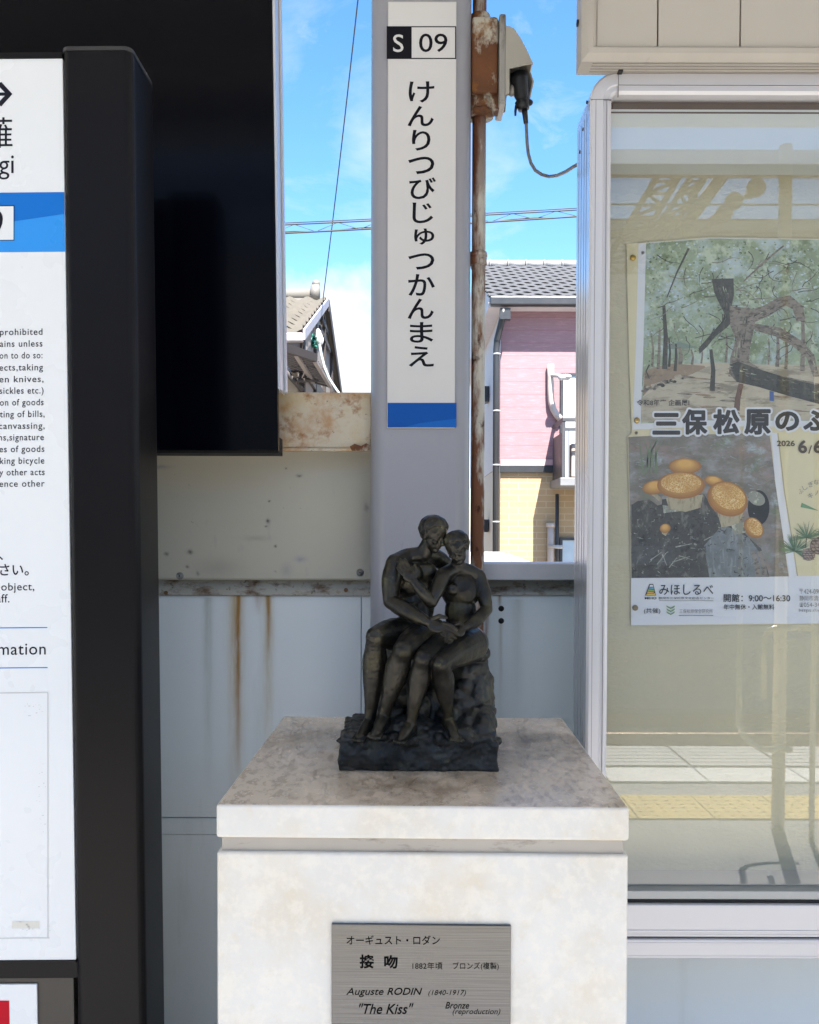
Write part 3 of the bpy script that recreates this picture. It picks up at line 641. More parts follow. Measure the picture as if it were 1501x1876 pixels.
# bottom rails
def zz(py, Y=YK): return P(1300, py, Y).z
bl0 = cx0 + .002
mb = MB(); mb.box(ix0 - .002, cx1, YK + .006, YK + .03, zz(1651), zz(1635), .0012); build('glass_track', mb, mat('track_grey', (.34, .35, .355), .4, .4), kase)
mb = MB(); mb.box(bl0, cx1, YK - .004, YK + .1, zz(1711), zz(1656), .002); mb.box(bl0, cx1, YK - .001, YK + .1, zz(1715.5), zz(1711.6)); mb.box(bl0, cx1, YK - .006, YK + .1, zz(1754), zz(1718.5), .002)
mb.box(bl0, cx1, YK - .0068, YK - .004, zz(1727), zz(1724), .0003); mb.box(bl0, cx1, YK - .0068, YK - .004, zz(1752), zz(1748), .0003); mb.box(bl0, cx1, YK - .0055, YK, zz(1706), zz(1702), .0005)
build('bottom_rail', mb, m_case, kase)
mb = MB(); mb.box(bl0, cx1, YK + .002, YK + .1, zz(1719), zz(1715)); mb.box(bl0, cx1, YK + .004, YK + .05, zz(1656.3), zz(1650.8)); build('shadow_gap', mb, m_dark, kase)
# inside
YBK = 1.602
m_felt = mat('beige_felt', (.58, .535, .40), .85, spec=.2, var=.04, vscale=3, bump=.25, bscale=110, bstr=(1, 1, 1.6), layers=[('#857a55', 200, .72, .78, None, .6), ('#8d8460', 5, .62, .8, None, .25)])
mb = MB(); mb.box(cx0 + .013, cx1, YBK, YBK + .012, cz0 + .06, cz1 - .01); build('back_board', mb, m_felt, kase)
mb = MB(); mb.box(cx0 + .013, cx1, YK + .035, YBK, zz(1640), zz(1640) + .004); build('floor_plate', mb, m_case, kase)
mb = MB(); mb.box(cx0 + .013, cx1, YK + .028, YK + .06, iz1 - .014, cz1 - .016); build('rail_shade_strip', mb, mat('shade_brown', (.06, .025, .015), .6), kase)  # dark brown strip put in for the shade under the top rail
mb = MB(); mb.box(ix0 - .001, cx1, YK + .0285, YK + .075, zz(301, YK + .03), zz(191, YK + .03), .001)
mb.box(ix0 - .001, cx1, YK + .0275, YK + .03, zz(299.5, YK + .03), zz(296, YK + .03)); mb.box(ix0 - .001, cx1, YK + .0275, YK + .03, zz(206, YK + .03), zz(202, YK + .03))
build('lamp_cover', mb, mat('lamp_cover_white', (.60, .62, .62), .45, var=.02), kase)
mb = MB(); q = P(1378, 305, YK + .06); mb.box(q.x - .008, q.x + .008, q.y - .01, q.y + .01, q.z - .005, q.z + .008, .001); build('clip', mb, mat('clip_cream', (.6, .56, .45), .5), kase)
gm_ = bpy.data.materials.new('case_glass'); gm_.use_nodes = True; g = gm_.node_tree; g.nodes.clear()
fr = nd(g, 'ShaderNodeLayerWeight', {'Blend': .25}).outputs['Fresnel']
fac = mth(g, 'ADD', mth(g, 'MULTIPLY', fr, .6), .070, True)
gl = nd(g, 'ShaderNodeBsdfGlossy', {'Roughness': .0, 'Color': (1, 1, 1, 1)}); tr = nd(g, 'ShaderNodeBsdfTransparent', {'Color': (.95, .965, .955, 1)})
mx = nd(g, 'ShaderNodeMixShader', {0: fac, 1: tr.outputs[0], 2: gl.outputs[0]}); nd(g, 'ShaderNodeOutputMaterial', {0: mx.outputs[0]})
YG = YK + .022
mb = MB(); mb.poly([(ix0 - .004, YG, zz(1644)), (cx1, YG, zz(1644)), (cx1, YG, iz1 + .004), (ix0 - .004, YG, iz1 + .004)]); build('glass_pane', mb, gm_, kase)

# ------------------------------------------------------------------ sign box above the case
YH = 1.455
hb = thing('overhead_sign_box', 'beige panelled sign box with a moulded rim above the notice case', 'sign box', (.9, YH, P(1300, 95, YH).z))
hx0, hz0 = P(1081, 60, YH).x, P(1300, 99, YH).z
m_hd = mat('header_beige', (.42, .385, .335), .45, var=.03, vscale=3, layers=[('#7a705f', 120, .74, .79, None, .5)])
m_hr = mat('header_rim', (.40, .365, .315), .45, var=.06, vscale=8, layers=[('#5c554b', 30, .62, .76, None, .4)])
hy1 = YH + .05
prof = [(.0, .052), (0, .010), (.004, .006), (.010, .001), (.018, 0), (.022, .004), (.026, .010)]
tt = bmesh.new(); loops = []
HX, HZ = P(1056.5, 60, YH + .052).x, P(1300, 138, YH + .052).z
for off, dy in prof:
    x = HX + off; z = HZ + off
    loops.append([tt.verts.new(v) for v in ((x, YH + dy, 2.9), (x, YH + dy, z), (1.7, YH + dy, z))])
for A, B in zip(loops, loops[1:]):
    for i in range(2): tt.faces.new((A[i], A[i + 1], B[i + 1], B[i]))
bmesh.ops.recalc_face_normals(tt, faces=tt.faces[:])
mb = MB(); mb.add(tt); build('rim', mb, m_hr, hb)
px0 = HX + .026; pz0 = HZ + .026
j1, j2 = P(1208, 50, YH).x, P(1360, 50, YH).x
for a, b_ in ((px0, j1 - .0012), (j1 + .0012, j2 - .0012), (j2 + .0012, j2 + (j2 - j1) - .0012), (j2 + (j2 - j1) + .0012, 1.7)):
    mb = MB(); mb.box(a, b_, YH + .008, YH + .02, pz0 - .004, 2.9, .001); build('panel', mb, m_hd, hb)
mb = MB(); mb.box(HX + .002, 1.7, YH + .021, YH + .051, HZ + .0008, 2.9); build('body', mb, m_hr, hb)
mb = MB()
for k in range(4): mb.box(HX + .02, 1.7, YH + .014 + k * .009, YH + .0146 + k * .009, HZ - .0006, HZ + .001)
build('underside_groove', mb, m_line, hb)
mb = MB(); q = P(1058, 64, YH + .07); mb.tube([(HX - .003, YH + .035, q.z), (HX + .001, YH + .035, q.z)], .0055, 10); build('bolt', mb, m_dark, hb); mb = MB(); q = P(1134, 129, YH + .05); mb.box(q.x - .004, q.x + .004, YH + .034, YH + .048, HZ - .003, HZ + .001, .001); build('bolt', mb, m_dark, hb)


# ------------------------------------------------------------------ poster in the case
from mathutils.geometry import tessellate_polygon
YPo = YBK - .0035
LK = .00013
pos = thing('poster', 'event poster with pine grove and mushroom photographs pinned inside the notice case', 'poster', (P(1400, 1145, YPo).x, YPo, P(1400, 1145, YPo).z))
def pp(pts, L): return [P(x, y, YPo - L * LK) for x, y in pts]
def flat(mb, pts, L, mi=0):
    v = pp(pts, L); n = len(v)
    ar = sum(pts[i - 1][0] * pts[i][1] - pts[i][0] * pts[i - 1][1] for i in range(n))
    if ar > 0: v = v[::-1]
    mb.raw(v, [(0, 1, 2, 3)] if n == 4 else tessellate_polygon([v]) if n > 4 else [(0, 1, 2)], mi)
def ribbon(mb, pts, ws, L, mi=0):
    n = len(pts); l, r = [], []
    for i in range(n):
        a, b_ = pts[max(i - 1, 0)], pts[min(i + 1, n - 1)]; dx, dy = b_[0] - a[0], b_[1] - a[1]; d = math.hypot(dx, dy) or 1
        w = ws[i] / 2; l.append((pts[i][0] - dy / d * w, pts[i][1] + dx / d * w)); r.append((pts[i][0] + dy / d * w, pts[i][1] - dx / d * w))
    for i in range(n - 1): flat(mb, [l[i], l[i + 1], r[i + 1], r[i]], L, mi)
def oval(c, rx, ry, rot=0, n=26, a0=0, a1=360):
    ca, sa = math.cos(rad(rot)), math.sin(rad(rot)); o = []
    for k in range(n):
        t = rad(a0 + (a1 - a0) * k / (n - (0 if a1 - a0 == 360 else 1))); x, y = rx * math.cos(t), ry * math.sin(t); o.append((c[0] + x * ca - y * sa, c[1] + x * sa + y * ca))
    return o
def pm(name, col, scale=60, layers=(), rough=.35, var=.08, fn=None): return mat(name, col, rough, spec=.35, var=var, vscale=scale, layers=layers, fn=fn)
m_paper = pm('poster_white', '#d9dce6', 5, var=.015)
m_cream = pm('poster_cream', '#d8cfae', 8, var=.03)
m_pk = pm('poster_ink', '#2c2624', 10, var=.02)
m_pg2 = pm('poster_grey_ink', '#8b898c', 10, var=.02)
mb = MB(); R_ = 1672
flat(mb, [(1148, 447), (1152, 640), (1158, 793), (1150, 800), (1156, 1059), (1156, 1146), (1300, 1145), (R_, 1141), (R_, 440), (1300, 434)], 0, 0)
flat(mb, [(1156.3, 1059), (1156.5, 1145), (R_, 1140.5), (R_, 1053)], 2, 1)
flat(mb, [(1170, 446), (1165, 640), (1159, 787), (1300, 781), (R_, 783), (R_, 440), (1300, 436)], 2, 1)
build('paper', mb, [m_cream, m_paper], pos)
# pine grove photograph
leafy = pm('pine_photo', '#93a38a', 26, [('#b9cad6', 16, .48, .62, None, .8), ('#6a7a5c', 22, .56, .66, None, .8), ('#c3d0bd', 46, .53, .64, None, .75), ('#56634d', 75, .62, .70, None, .6)], var=.2)
barks = [pm('bark_dark', '#45443f', 60, [('#5d5a50', 90, .5, .62, (1, 1, .5), .8), ('#22221f', 120, .58, .66)], var=.2), pm('bark_light', '#8b827a', 60, [('#4a453f', 80, .5, .6, (1, 1, 2), .8), ('#938b80', 110, .58, .66)], var=.2)]
sand = pm('sandy_path', '#bdb4a3', 20, [('#7d7668', 22, .52, .62, (.5, 1, 2), .8), ('#c4bcac', 60, .56, .64, (.6, 1, 2), .7)], var=.12)
earth = pm('leaf_litter', '#9a8876', 30, [('#5a5347', 40, .52, .62, (.6, 1, 1.6), .8), ('#a3907c', 90, .56, .64)], var=.15)
greens = [pm('leaf_dark', '#66775a', 60, var=.3), pm('leaf_mid', '#869a74', 60, var=.3), pm('leaf_pale', '#aebca0', 60, var=.2), pm('sky_gap', '#c0d0dc', 60, var=.1)]
mb = MB(); rng = random.Random(11)
ph1 = [(1184, 446), (1179, 640), (1174, 776), (1300, 770), (1640, 772), (1640, 441), (1300, 437)]
flat(mb, ph1, 4, 0)
def inside1(x, y): return 1186 - (y - 446) * .03 < x < 1640 and 440 < y < 768
for k in range(1000):
    x, y = rng.uniform(1180, 1560), rng.uniform(440, 662); r = rng.uniform(.8, 2.6) * (1.3 if y < 560 else .9); n = rng.randint(4, 6)
    if not inside1(x - r, y - r) or not inside1(x + r, y + r): continue
    g_ = rng.choice([3, 4, 5, 5, 6, 6]) if y < 610 else rng.choice([3, 4, 5, 5])
    flat(mb, [(x + r * rng.uniform(.4, 1.4) * math.cos(2 * math.pi * i / n), y + .75 * r * rng.uniform(.4, 1.4) * math.sin(2 * math.pi * i / n)) for i in range(n)], 5 + (k % 3) * .3, g_)
for k in range(420):      # tufts of needles
    x, y = rng.uniform(1186, 1550), rng.uniform(446, 640); a0 = rng.uniform(0, 6.28); g_ = rng.choice([3, 4, 4, 5, 5, 6])
    for j in range(5):
        a_ = a0 + j * .32; l = rng.uniform(4, 8)
        if inside1(x + l * math.cos(a_), y + l * math.sin(a_)): ribbon(mb, [(x, y), (x + l * math.cos(a_), y + l * .8 * math.sin(a_))], [.9, .4], 6 + (j % 3) * .1, g_)
flat(mb, [(1180, 680), (1240, 668), (1300, 664), (1400, 668), (1500, 668), (1640, 664), (1640, 771), (1300, 769), (1175, 774)], 6, 2)
flat(mb, [(1182, 678), (1230, 666), (1290, 670), (1300, 680), (1250, 690), (1200, 702), (1178, 726)], 6.4, 7)
flat(mb, [(1175, 730), (1215, 704), (1262, 688), (1296, 672), (1316, 668), (1330, 676), (1300, 700), (1262, 730), (1225, 770), (1175, 774)], 6.6, 8)
for k in range(70):   # dappled light and shade on the ground, stones by the path
    x, y = rng.uniform(1250, 1560), rng.uniform(690, 766); flat(mb, oval((x, y), rng.uniform(6, 22), rng.uniform(1, 2.6), rng.uniform(-6, 6), 8), 7 + (k % 4) * .2, rng.choice([8, 7, 2, 9]))
for k in range(26):
    t = k / 25; flat(mb, oval((1178 + 76 * t, 716 - 27 * t + rng.uniform(-4, 4)), rng.uniform(2.5, 5), rng.uniform(2, 3.4), 0, 7), 7.9, rng.choice([1, 9, 8]))
flat(mb, [(1222, 634), (1245, 626), (1280, 637), (1222, 640)], 7, 10)
for x, y0, y1, w in ((1206, 600, 676, 5), (1218, 560, 676, 8), (1226, 620, 672, 4), (1195, 610, 672, 4), (1237, 630, 680, 5), (1246, 636, 668, 7), (1305, 640, 716, 8), (1330, 610, 664, 4), (1424, 610, 672, 6), (1440, 600, 676, 5), (1470, 560, 680, 7), (1350, 560, 640, 5), (1408, 620, 668, 3), (1268, 640, 668, 4), (1285, 636, 666, 3)):
    ribbon(mb, [(x + rng.uniform(-3, 3), y0), (x + 2, (y0 + y1) / 2), (x, y1)], [w * .7, w, w * 1.2], 7.5, rng.choice([1, 9]))
ribbon(mb, [(1190, 668), (1184, 680), (1190, 694)], [3, 2.4, 2], 8, 1)
for k in range(70):   # bare twigs
    x, y = rng.uniform(1200, 1500), rng.uniform(455, 640); a = rng.uniform(-.6, 2.4); pts = [(x, y)]
    for s_ in range(5): a += rng.uniform(-.6, .6); x += 11 * math.cos(a); y += 8 * math.sin(a); pts.append((x, y))
    if all(inside1(*q) for q in pts): ribbon(mb, pts, [1.8, 1.5, 1.3, 1.1, .8, .5], 8.2, rng.choice([1, 1, 9]))
ribbon(mb, [(1262, 455), (1240, 500), (1222, 545)], [4, 3, 2], 8.4, 1); ribbon(mb, [(1436, 450), (1400, 480), (1362, 516)], [3, 3.4, 2.4], 8.4, 9)
big = [((1323, 512), (1325, 540), (1331, 565), (1334, 592)), (38, 34, 25, 22)]
flat(mb, [(1304, 511), (1344, 510), (1345, 540), (1341, 560), (1343, 588), (1332, 600), (1309, 618), (1297, 634), (1282, 648), (1280, 638), (1300, 615), (1322, 590), (1328, 575), (1316, 552), (1309, 536)], 9, 1)
flat(mb, [(1337, 560), (1380, 566), (1400, 560), (1425, 545), (1448, 541), (1470, 560), (1476, 584), (1460, 590), (1452, 566), (1440, 560), (1410, 578), (1384, 590), (1374, 640), (1372, 662), (1400, 680), (1440, 690), (1501, 703), (1640, 730), (1640, 760), (1500, 739), (1440, 722), (1390, 708), (1350, 700), (1336, 684), (1338, 656), (1348, 622), (1338, 596)], 9.2, 9)
flat(mb, [(1337, 668), (1352, 662), (1384, 674), (1440, 692), (1501, 706), (1640, 736), (1640, 762), (1500, 740), (1440, 724), (1390, 709), (1350, 700)], 9.4, 1)
flat(mb, [(1378, 592), (1430, 600), (1470, 625), (1492, 650), (1501, 690), (1490, 690), (1478, 655), (1450, 632), (1420, 616), (1384, 606)], 9.3, 9)
for path, w, n in (([(1330, 680), (1380, 692), (1440, 708), (1501, 722), (1600, 745)], 30, 90), ([(1352, 660), (1356, 620), (1362, 585), (1400, 572), (1440, 555)], 22, 70), ([(1322, 520), (1328, 545), (1332, 580), (1310, 615), (1286, 642)], 20, 60), ([(1384, 600), (1440, 615), (1480, 645), (1496, 685)], 12, 40)):
    for k in range(n):
        u = rng.uniform(0, len(path) - 1.3); i = int(u); f_ = u - i; pa, pb = path[i], path[i + 1]; o_ = rng.uniform(-.42, .42) * w
        dx, dy = pb[0] - pa[0], pb[1] - pa[1]; d_ = math.hypot(dx, dy); x, y = pa[0] + dx * f_ - dy / d_ * o_, pa[1] + dy * f_ + dx / d_ * o_; l = rng.uniform(4, 13)
        ribbon(mb, [(x, y), (x + dx / d_ * l, y + dy / d_ * l + rng.uniform(-1, 1))], [rng.uniform(.8, 2.2), .4], 9.6 + (k % 5) * .05, rng.choice([13, 13, 9, 1, 5]) if o_ < 0 else rng.choice([13, 14, 1, 14]))
ribbon(mb, [(1358, 703), (1352, 730), (1350, 752)], [9, 10, 11], 9.5, 11)
flat(mb, [(1410, 716), (1418, 718), (1418, 735), (1410, 734)], 9.6, 12)
m_roofg = pm('hut_roof', '#7d9086', 30); m_prop = pm('prop_wood', '#6b5148', 60); m_bl = pm('blue_post', '#4a63a0', 30)
build('pine_photograph', mb, [leafy, barks[0], sand] + greens[:3] + [greens[3], earth, pm('pale_path', '#b9b1a1', 30, [('#948c7e', 50, .5, .6, (.5, 1, 2), .7)]), barks[1], m_roofg, m_prop, m_bl, pm('bark_grey', '#6b675e', 60), pm('bark_black', '#2b2a27', 60)], pos)
# mushroom photograph
litter = pm('forest_floor_photo', '#7b766f', 22, [('#9c9a9c', 26, .48, .66, (.7, 1, 1.3), .9), ('#718066', 20, .54, .68, None, .85), ('#98827d', 18, .52, .68, (.6, 1, 1.6), .8), ('#aab4be', 24, .58, .7, None, .85), ('#4d4a45', 30, .58, .70, (.6, 1, 1.6), .7)], var=.2)
wood = pm('rotten_wood', '#4b4844', 40, [('#77736c', 42, .54, .63, (1.4, 1, .7), .9), ('#a39d92', 90, .61, .68, (1, 1, 1), .85), ('#282624', 36, .58, .66, None, .95)], var=.25)
greyw = pm('grey_wood', '#777c80', 50, [('#92989a', 70, .52, .62, (2.2, 1, .5), .85), ('#2c2d2d', 60, .58, .66, None, .8)], var=.2)
def cracks(nt, vec, c):
    v = nd(nt, 'ShaderNodeTexVoronoi', {'Vector': stretch(nt, vec, (1, 1, 1.5)), 'Scale': 210.0}, feature='DISTANCE_TO_EDGE').outputs['Distance']
    return mixc(nt, mth(nt, 'MULTIPLY', ramp01(nt, v, .11, .03), ramp01(nt, noise_(nt, vec, 30, 3), .35, .6)), c, hx('#ecd9a4'))
cap_ = pm('mushroom_cap', '#c9974f', 30, [('#b98343', 40, .5, .66, None, .6)], fn=cracks); cap2 = pm('mushroom_plain', '#d5a355', 30, [('#e2bf7c', 40, .5, .66, None, .6)])
cap3 = pm('mushroom_rim', '#bd8545', 30, var=.1); stem_ = pm('mushroom_stem', '#b0a68c', 40, [('#7e7460', 60, .5, .62, (2, 1, .6), .7)]); pale = pm('pale_bark', '#8f9187', 40, [('#c2c2b4', 80, .54, .64), ('#55564f', 60, .58, .66)])
mb = MB(); rng = random.Random(3)
flat(mb, [(1151.5, 800.5), (1200, 798), (1410, 793), (1418, 860), (1432, 960), (1445, 1056), (1157, 1059)], 4, 0)
for k in range(120):
    x, y = rng.uniform(1160, 1400), rng.uniform(802, 900); l = rng.uniform(4, 16); a_ = rng.uniform(-.5, .5)
    ribbon(mb, [(x, y), (x + l * math.cos(a_), y + l * math.sin(a_))], [rng.uniform(.6, 2), .4], 4.6 + (k % 5) * .2, rng.choice([9, 10, 11, 11, 8]))
for k in range(8): x = 1180 + k * 3.5; ribbon(mb, [(x, 862 + rng.uniform(-8, 8)), (x + rng.uniform(-6, 6), 830), (x + rng.uniform(-14, 14), 804)], [3, 3, 1], 5.8, 9)
flat(mb, [(1157, 925), (1168, 918), (1190, 915), (1205, 926), (1230, 920), (1290, 905), (1318, 950), (1352, 960), (1372, 985), (1395, 1005), (1410, 1057), (1158, 1059)], 6, 1)
flat(mb, [(1325, 960), (1372, 985), (1392, 1012), (1404, 1057), (1300, 1058), (1290, 1000)], 6.3, 2)
flat(mb, oval((1390, 930), 20, 32, 0), 6.2, 12); flat(mb, oval((1386, 913), 17, 12, 30), 6.4, 8)
flat(mb, [(1213, 915), (1286, 905), (1290, 950), (1280, 985), (1222, 985), (1212, 950)], 6.6, 1)
flat(mb, [(1214, 925), (1232, 928), (1264, 920), (1284, 912), (1276, 930), (1250, 936), (1216, 940)], 6.9, 8)
for k in range(240):
    x, y = rng.uniform(1160, 1385), rng.uniform(930, 1056); a = rng.uniform(0, 3.1); l = rng.uniform(2, 9)
    ribbon(mb, [(x, y), (x + l * math.cos(a), y + l * .6 * math.sin(a))], [1.6, .6], 7 + (k % 3) * .1, rng.choice([8, 2, 1, 12, 12, 8 if k % 3 == 0 else 1]))
for p_ in ([(1192, 1026), (1212, 1012)], [(1204, 1034), (1220, 1014)], [(1214, 1016), (1222, 1036)], [(1232, 1030), (1262, 1020)], [(1238, 1002), (1268, 996)], [(1290, 990), (1306, 982)], [(1244, 1018), (1270, 1026)], [(1226, 1040), (1240, 1022)]): ribbon(mb, p_, [2.2, 1.2], 7.6, 8)
flat(mb, [(1220, 912), (1288, 906), (1284, 930), (1256, 938), (1226, 932)], 7.8, 6)
def cap_print(c, rx, ry, rot, L, crack):
    "printed mushroom cap: tones stepping from the dim rim to the bright crown"
    ca, sa = math.cos(rad(rot)), math.sin(rad(rot)); n = 9
    for i in range(n):
        f_ = i / (n - 1); k = 1 - .075 * i; oy = -ry * .045 * i; q = (c[0] - sa * oy, c[1] + ca * oy); flat(mb, oval(q, rx * k, ry * k, rot, 30), L + i * .02, 13 + i)
    if crack: oy = -ry * .16; flat(mb, oval((c[0] - sa * oy, c[1] + ca * oy), rx * .84, ry * .72, rot, 30), L + .3, 3)
cap_print((1199, 893), 22, 13, -8, 7.95, False); flat(mb, [(1186, 900), (1200, 902), (1214, 914), (1208, 918)], 7.9, 6)
cap_print((1255, 854), 30, 14.5, 0, 8.0, False); cap_print((1308, 881), 18, 9, 10, 8.0, False)
cap_print((1248, 889), 44, 25, 0, 8.4, True); flat(mb, [(1312, 930), (1362, 940), (1352, 962), (1322, 966)], 7.9, 6)
cap_print((1333, 914), 38.5, 31, 25, 8.8, True); cap_print((1381, 967), 21, 16, 52, 8.8, True)
flat(mb, [(1340, 962), (1364, 956), (1366, 976), (1345, 980)], 8.2, 8); cap_print((1219, 968), 10, 8.5, -10, 8.4, False); flat(mb, [(1212, 972), (1226, 972), (1220, 982), (1213, 978)], 8.3, 6)
for x in (1380, 1392): ribbon(mb, [(x, 1010), (x + 7, 1034), (x + 10, 1056)], [9, 9, 10], 7.9, 7)
build('mushroom_photograph', mb, [litter, wood, greyw, cap_, cap2, cap3, stem_, barks[1], pale, pm('blur_green', '#74836a', 30), pm('blur_mauve', '#8b7a7e', 30), pm('blur_grey', '#949a9c', 30), pm('twig_dark', '#23211f', 30)] + [pm('cap_tone_%d' % i, tuple(a_ + (b_ - a_) * i / 8 for a_, b_ in zip(hx('#a06d38')[:3], hx('#dcae62')[:3])), 40, var=.05) for i in range(9)], pos)
# right hand cream field: white photo border, needles, cones, triangle
m_needle = pm('needle_green', '#6f8a6a', 60, var=.3); m_cone = pm('cone_brown', '#5d4b44', 90, [('#8a766c', 120, .5, .6)], var=.3); m_tri = pm('triangle_green', '#6b9470', 30)
mb = MB(); rng = random.Random(8)
flat(mb, [(1413, 793), (1424, 793), (1436, 900), (1448, 975), (1460, 1055), (1446, 1056), (1434, 975), (1420, 880)], 5, 0)
flat(mb, [(1469, 921), (1467, 929), (1501, 936)], 5, 3); 
flat(mb, [(1424.5, 793.3), (1426.5, 793.3), (1438.5, 900), (1450.5, 975), (1462.5, 1055), (1460.3, 1055), (1448.3, 975), (1436.3, 900)], 4.9, 4)
for c, up_, n, l in (((1456, 1010), -80, 80, 34), ((1478, 985), -92, 50, 30), ((1520, 985), -80, 60, 34)):
    for k in range(n):
        a = rad(up_ + rng.uniform(-115, 115)); L2 = l * rng.uniform(.6, 1.05); ribbon(mb, [c, (c[0] + L2 * .6 * math.cos(a), c[1] + L2 * .6 * math.sin(a)), (c[0] + L2 * math.cos(a), c[1] + L2 * math.sin(a))], [1.3, 1.1, .4], 10 + (k % 4) * .15, 1)
ribbon(mb, [(1478, 985), (1476, 1004)], [1.5, 2], 10, 2)
for c, r in (((1482, 1016), 12), ((1501, 1000), 17)):
    flat(mb, oval(c, r, r * .95), 11, 2)
    for j in range(5):
        for i in range(4): x, y = c[0] - r * .7 + i * r * .45 + (j % 2) * 2, c[1] - r * .7 + j * r * .35; flat(mb, oval((x, y), r * .22, r * .1, 15, 8), 11.4, 5)
build('illustration', mb, [m_paper, m_needle, m_cone, m_tri, pm('soft_shadow_print', '#b5ab8c', 20), pm('cone_light', '#9c8a80', 30)], pos)
# lettering
def T(mb, body, box, L=12, mi=0, off=0.0, shear=0, rot=0, space=1.0): fit_text(mb, body, box, YPo - L * LK, mi, off, shear, rot, space)
mb = MB()
title = [('三', (1196, 757, 1246, 796)), ('保', (1250, 750, 1296, 796)), ('松', (1307, 750, 1355, 795)), ('原', (1364, 750, 1412, 796)), ('の', (1421, 754, 1464, 789)), ('ふ', (1472, 752, 1518, 789))]
for ch, b_ in title:
    for k in range(12): dx, dy = 4.2 * math.cos(k * .5236), 4.2 * math.sin(k * .5236); T(mb, ch, (b_[0] + dx, b_[1] + dy, b_[2] + dx, b_[3] + dy), 12.2 + .03 * k, 1, .015)
    for k in range(8): dx, dy = 1.5 * math.cos(k * .785), 1.5 * math.sin(k * .785); T(mb, ch, (b_[0] + 1 + dx, b_[1] + 1 + dy, b_[2] - 1 + dx, b_[3] - 1 + dy), 13.2 + .03 * k, 0, .012)
T(mb, '令和8年度 企画展Ⅰ', (1167, 732, 1263, 744), 13, 0, .012)
T(mb, '2026', (1423.5, 807, 1456.5, 817.5), 13, 2, .025); T(mb, '6', (1463, 806, 1479, 830.5), 13, 2, .03); T(mb, '/', (1481, 816, 1488, 831), 13, 2, .01); T(mb, '6', (1491, 806, 1507, 830.5), 13, 2, .03)
for ch, x, y, r, s_ in (('ふ', 1467, 900, -28, 9), ('し', 1475, 893, -26, 8.5), ('ぎ', 1486, 887, -18, 10), ('な', 1496, 883, -12, 9.5)): T(mb, ch, (x - s_ / 2, y - s_ / 2, x + s_ / 2, y + s_ / 2), 13, 3, 0, 0, r)
for ch, x, y, r, s_ in (('キ', 1485, 908, -18, 9.5), ('ノ', 1496, 903, -12, 8)): T(mb, ch, (x - s_ / 2, y - s_ / 2, x + s_ / 2, y + s_ / 2), 13, 3, 0, 0, r)
for x, y in ((1178, 463), (1166, 793)): T(mb, '※', (x - 3.2, y - 3.2, x + 3.2, y + 3.2), 13, 0)
T(mb, '開館：9:00〜16:30', (1326, 1088, 1448, 1103), 13, 0, .012)
T(mb, '年中無休・入館無料', (1326, 1107, 1419, 1117), 13, 0, .012)
T(mb, '(共催)', (1180, 1114, 1210, 1125), 13, 0, .004)
T(mb, '〒424-090', (1465, 1079, 1504, 1088), 13, 3); T(mb, '静岡市清水', (1465, 1091, 1508, 1101), 13, 3); T(mb, '054-340', (1473, 1104, 1508, 1112), 13, 3); T(mb, 'https://m', (1464, 1115, 1504, 1123), 13, 3)
T(mb, '☎', (1465, 1104, 1472, 1112), 13, 0)
T(mb, '三保松原保全研究所', (1245, 1116, 1306, 1123.5), 13, 3)
build('lettering', mb, [m_pk, m_paper, pm('brown_ink', '#54463e', 10), m_pg2], pos)
mb = MB()
T(mb, 'みほしるべ', (1208, 1071, 1307, 1090), 13, 0, .006); T(mb, 'MIHO', (1181.5, 1093.5, 1203, 1098), 13, 0, .03); T(mb, '静岡市三保松原文化創造センター', (1207, 1093.5, 1308, 1098), 13, 0)
flat(mb, [(1190, 1070), (1197, 1070), (1202.5, 1091), (1182, 1091)], 12, 0)
for pts, mi in (([(1191, 1071.5), (1196.3, 1071.5), (1197.2, 1075), (1190, 1075)], 1), ([(1189.6, 1076), (1197.6, 1075.6), (1198.6, 1080), (1188.4, 1078.5)], 2), ([(1188.1, 1079.5), (1198.8, 1081), (1199.7, 1084), (1187, 1082.6)], 3), ([(1186.7, 1083.6), (1199.9, 1084.8), (1195, 1087.5), (1185.8, 1086.6)], 4), ([(1185.5, 1087.4), (1195, 1088.2), (1200.6, 1086.6), (1201.4, 1090), (1183.8, 1090)], 5)): flat(mb, pts, 12.6, mi)
for k in range(3):
    y = 1111 + k * 5.4; flat(mb, [(1221, y - 2), (1229, y + 2.4), (1237, y - 2), (1236, y + 1.2), (1229, y + 5), (1222, y + 1.2)], 12.4, 6)
flat(mb, [(1244, 1127), (1307, 1127), (1307, 1128.2), (1244, 1128.2)], 12.4, 7); flat(mb, [(1208, 1100), (1307, 1100), (1307, 1100.8), (1208, 1100.8)], 12.4, 7)
build('logo', mb, [m_pk, m_paper, pm('logo_blue', '#5c97b8', 9), pm('logo_green', '#86a452', 9), pm('logo_amber', '#d39c4a', 9), pm('logo_yellow', '#d8c05a', 9), pm('chevron_green', '#7fa070', 9), m_pg2], pos)
# pins
m_brass = mat('brass', (.55, .36, .10), .3, 1.0, var=.1)
for x, y, lab in ((1160, 472, 'domed brass pin in the upper left edge of the poster beside the pine photo'), (1167, 770, 'domed brass pin in the poster edge left of the large title'), (1164, 1113.5, 'dull brass pin at the lower left corner of the poster by the logo')):
    q = P(x, y, YPo - .002); mb = MB(); mb.ball((q.x, q.y, q.z), .0055, 0, (1, .55, 1), 18); mb.tube([(q.x, q.y - .0026, q.z), (q.x, q.y - .0036, q.z)], .0018, 10)
    mb.tube([(q.x, q.y, q.z), (q.x, YBK - .0005, q.z)], .0008, 6)
    o = build('pin', mb, m_brass if y < 1000 else mat('dull_brass', (.30, .24, .15), .5, .8), loc=(q.x, q.y, q.z)); tag(o, lab, 'pin', 'brass pins along the poster edge')


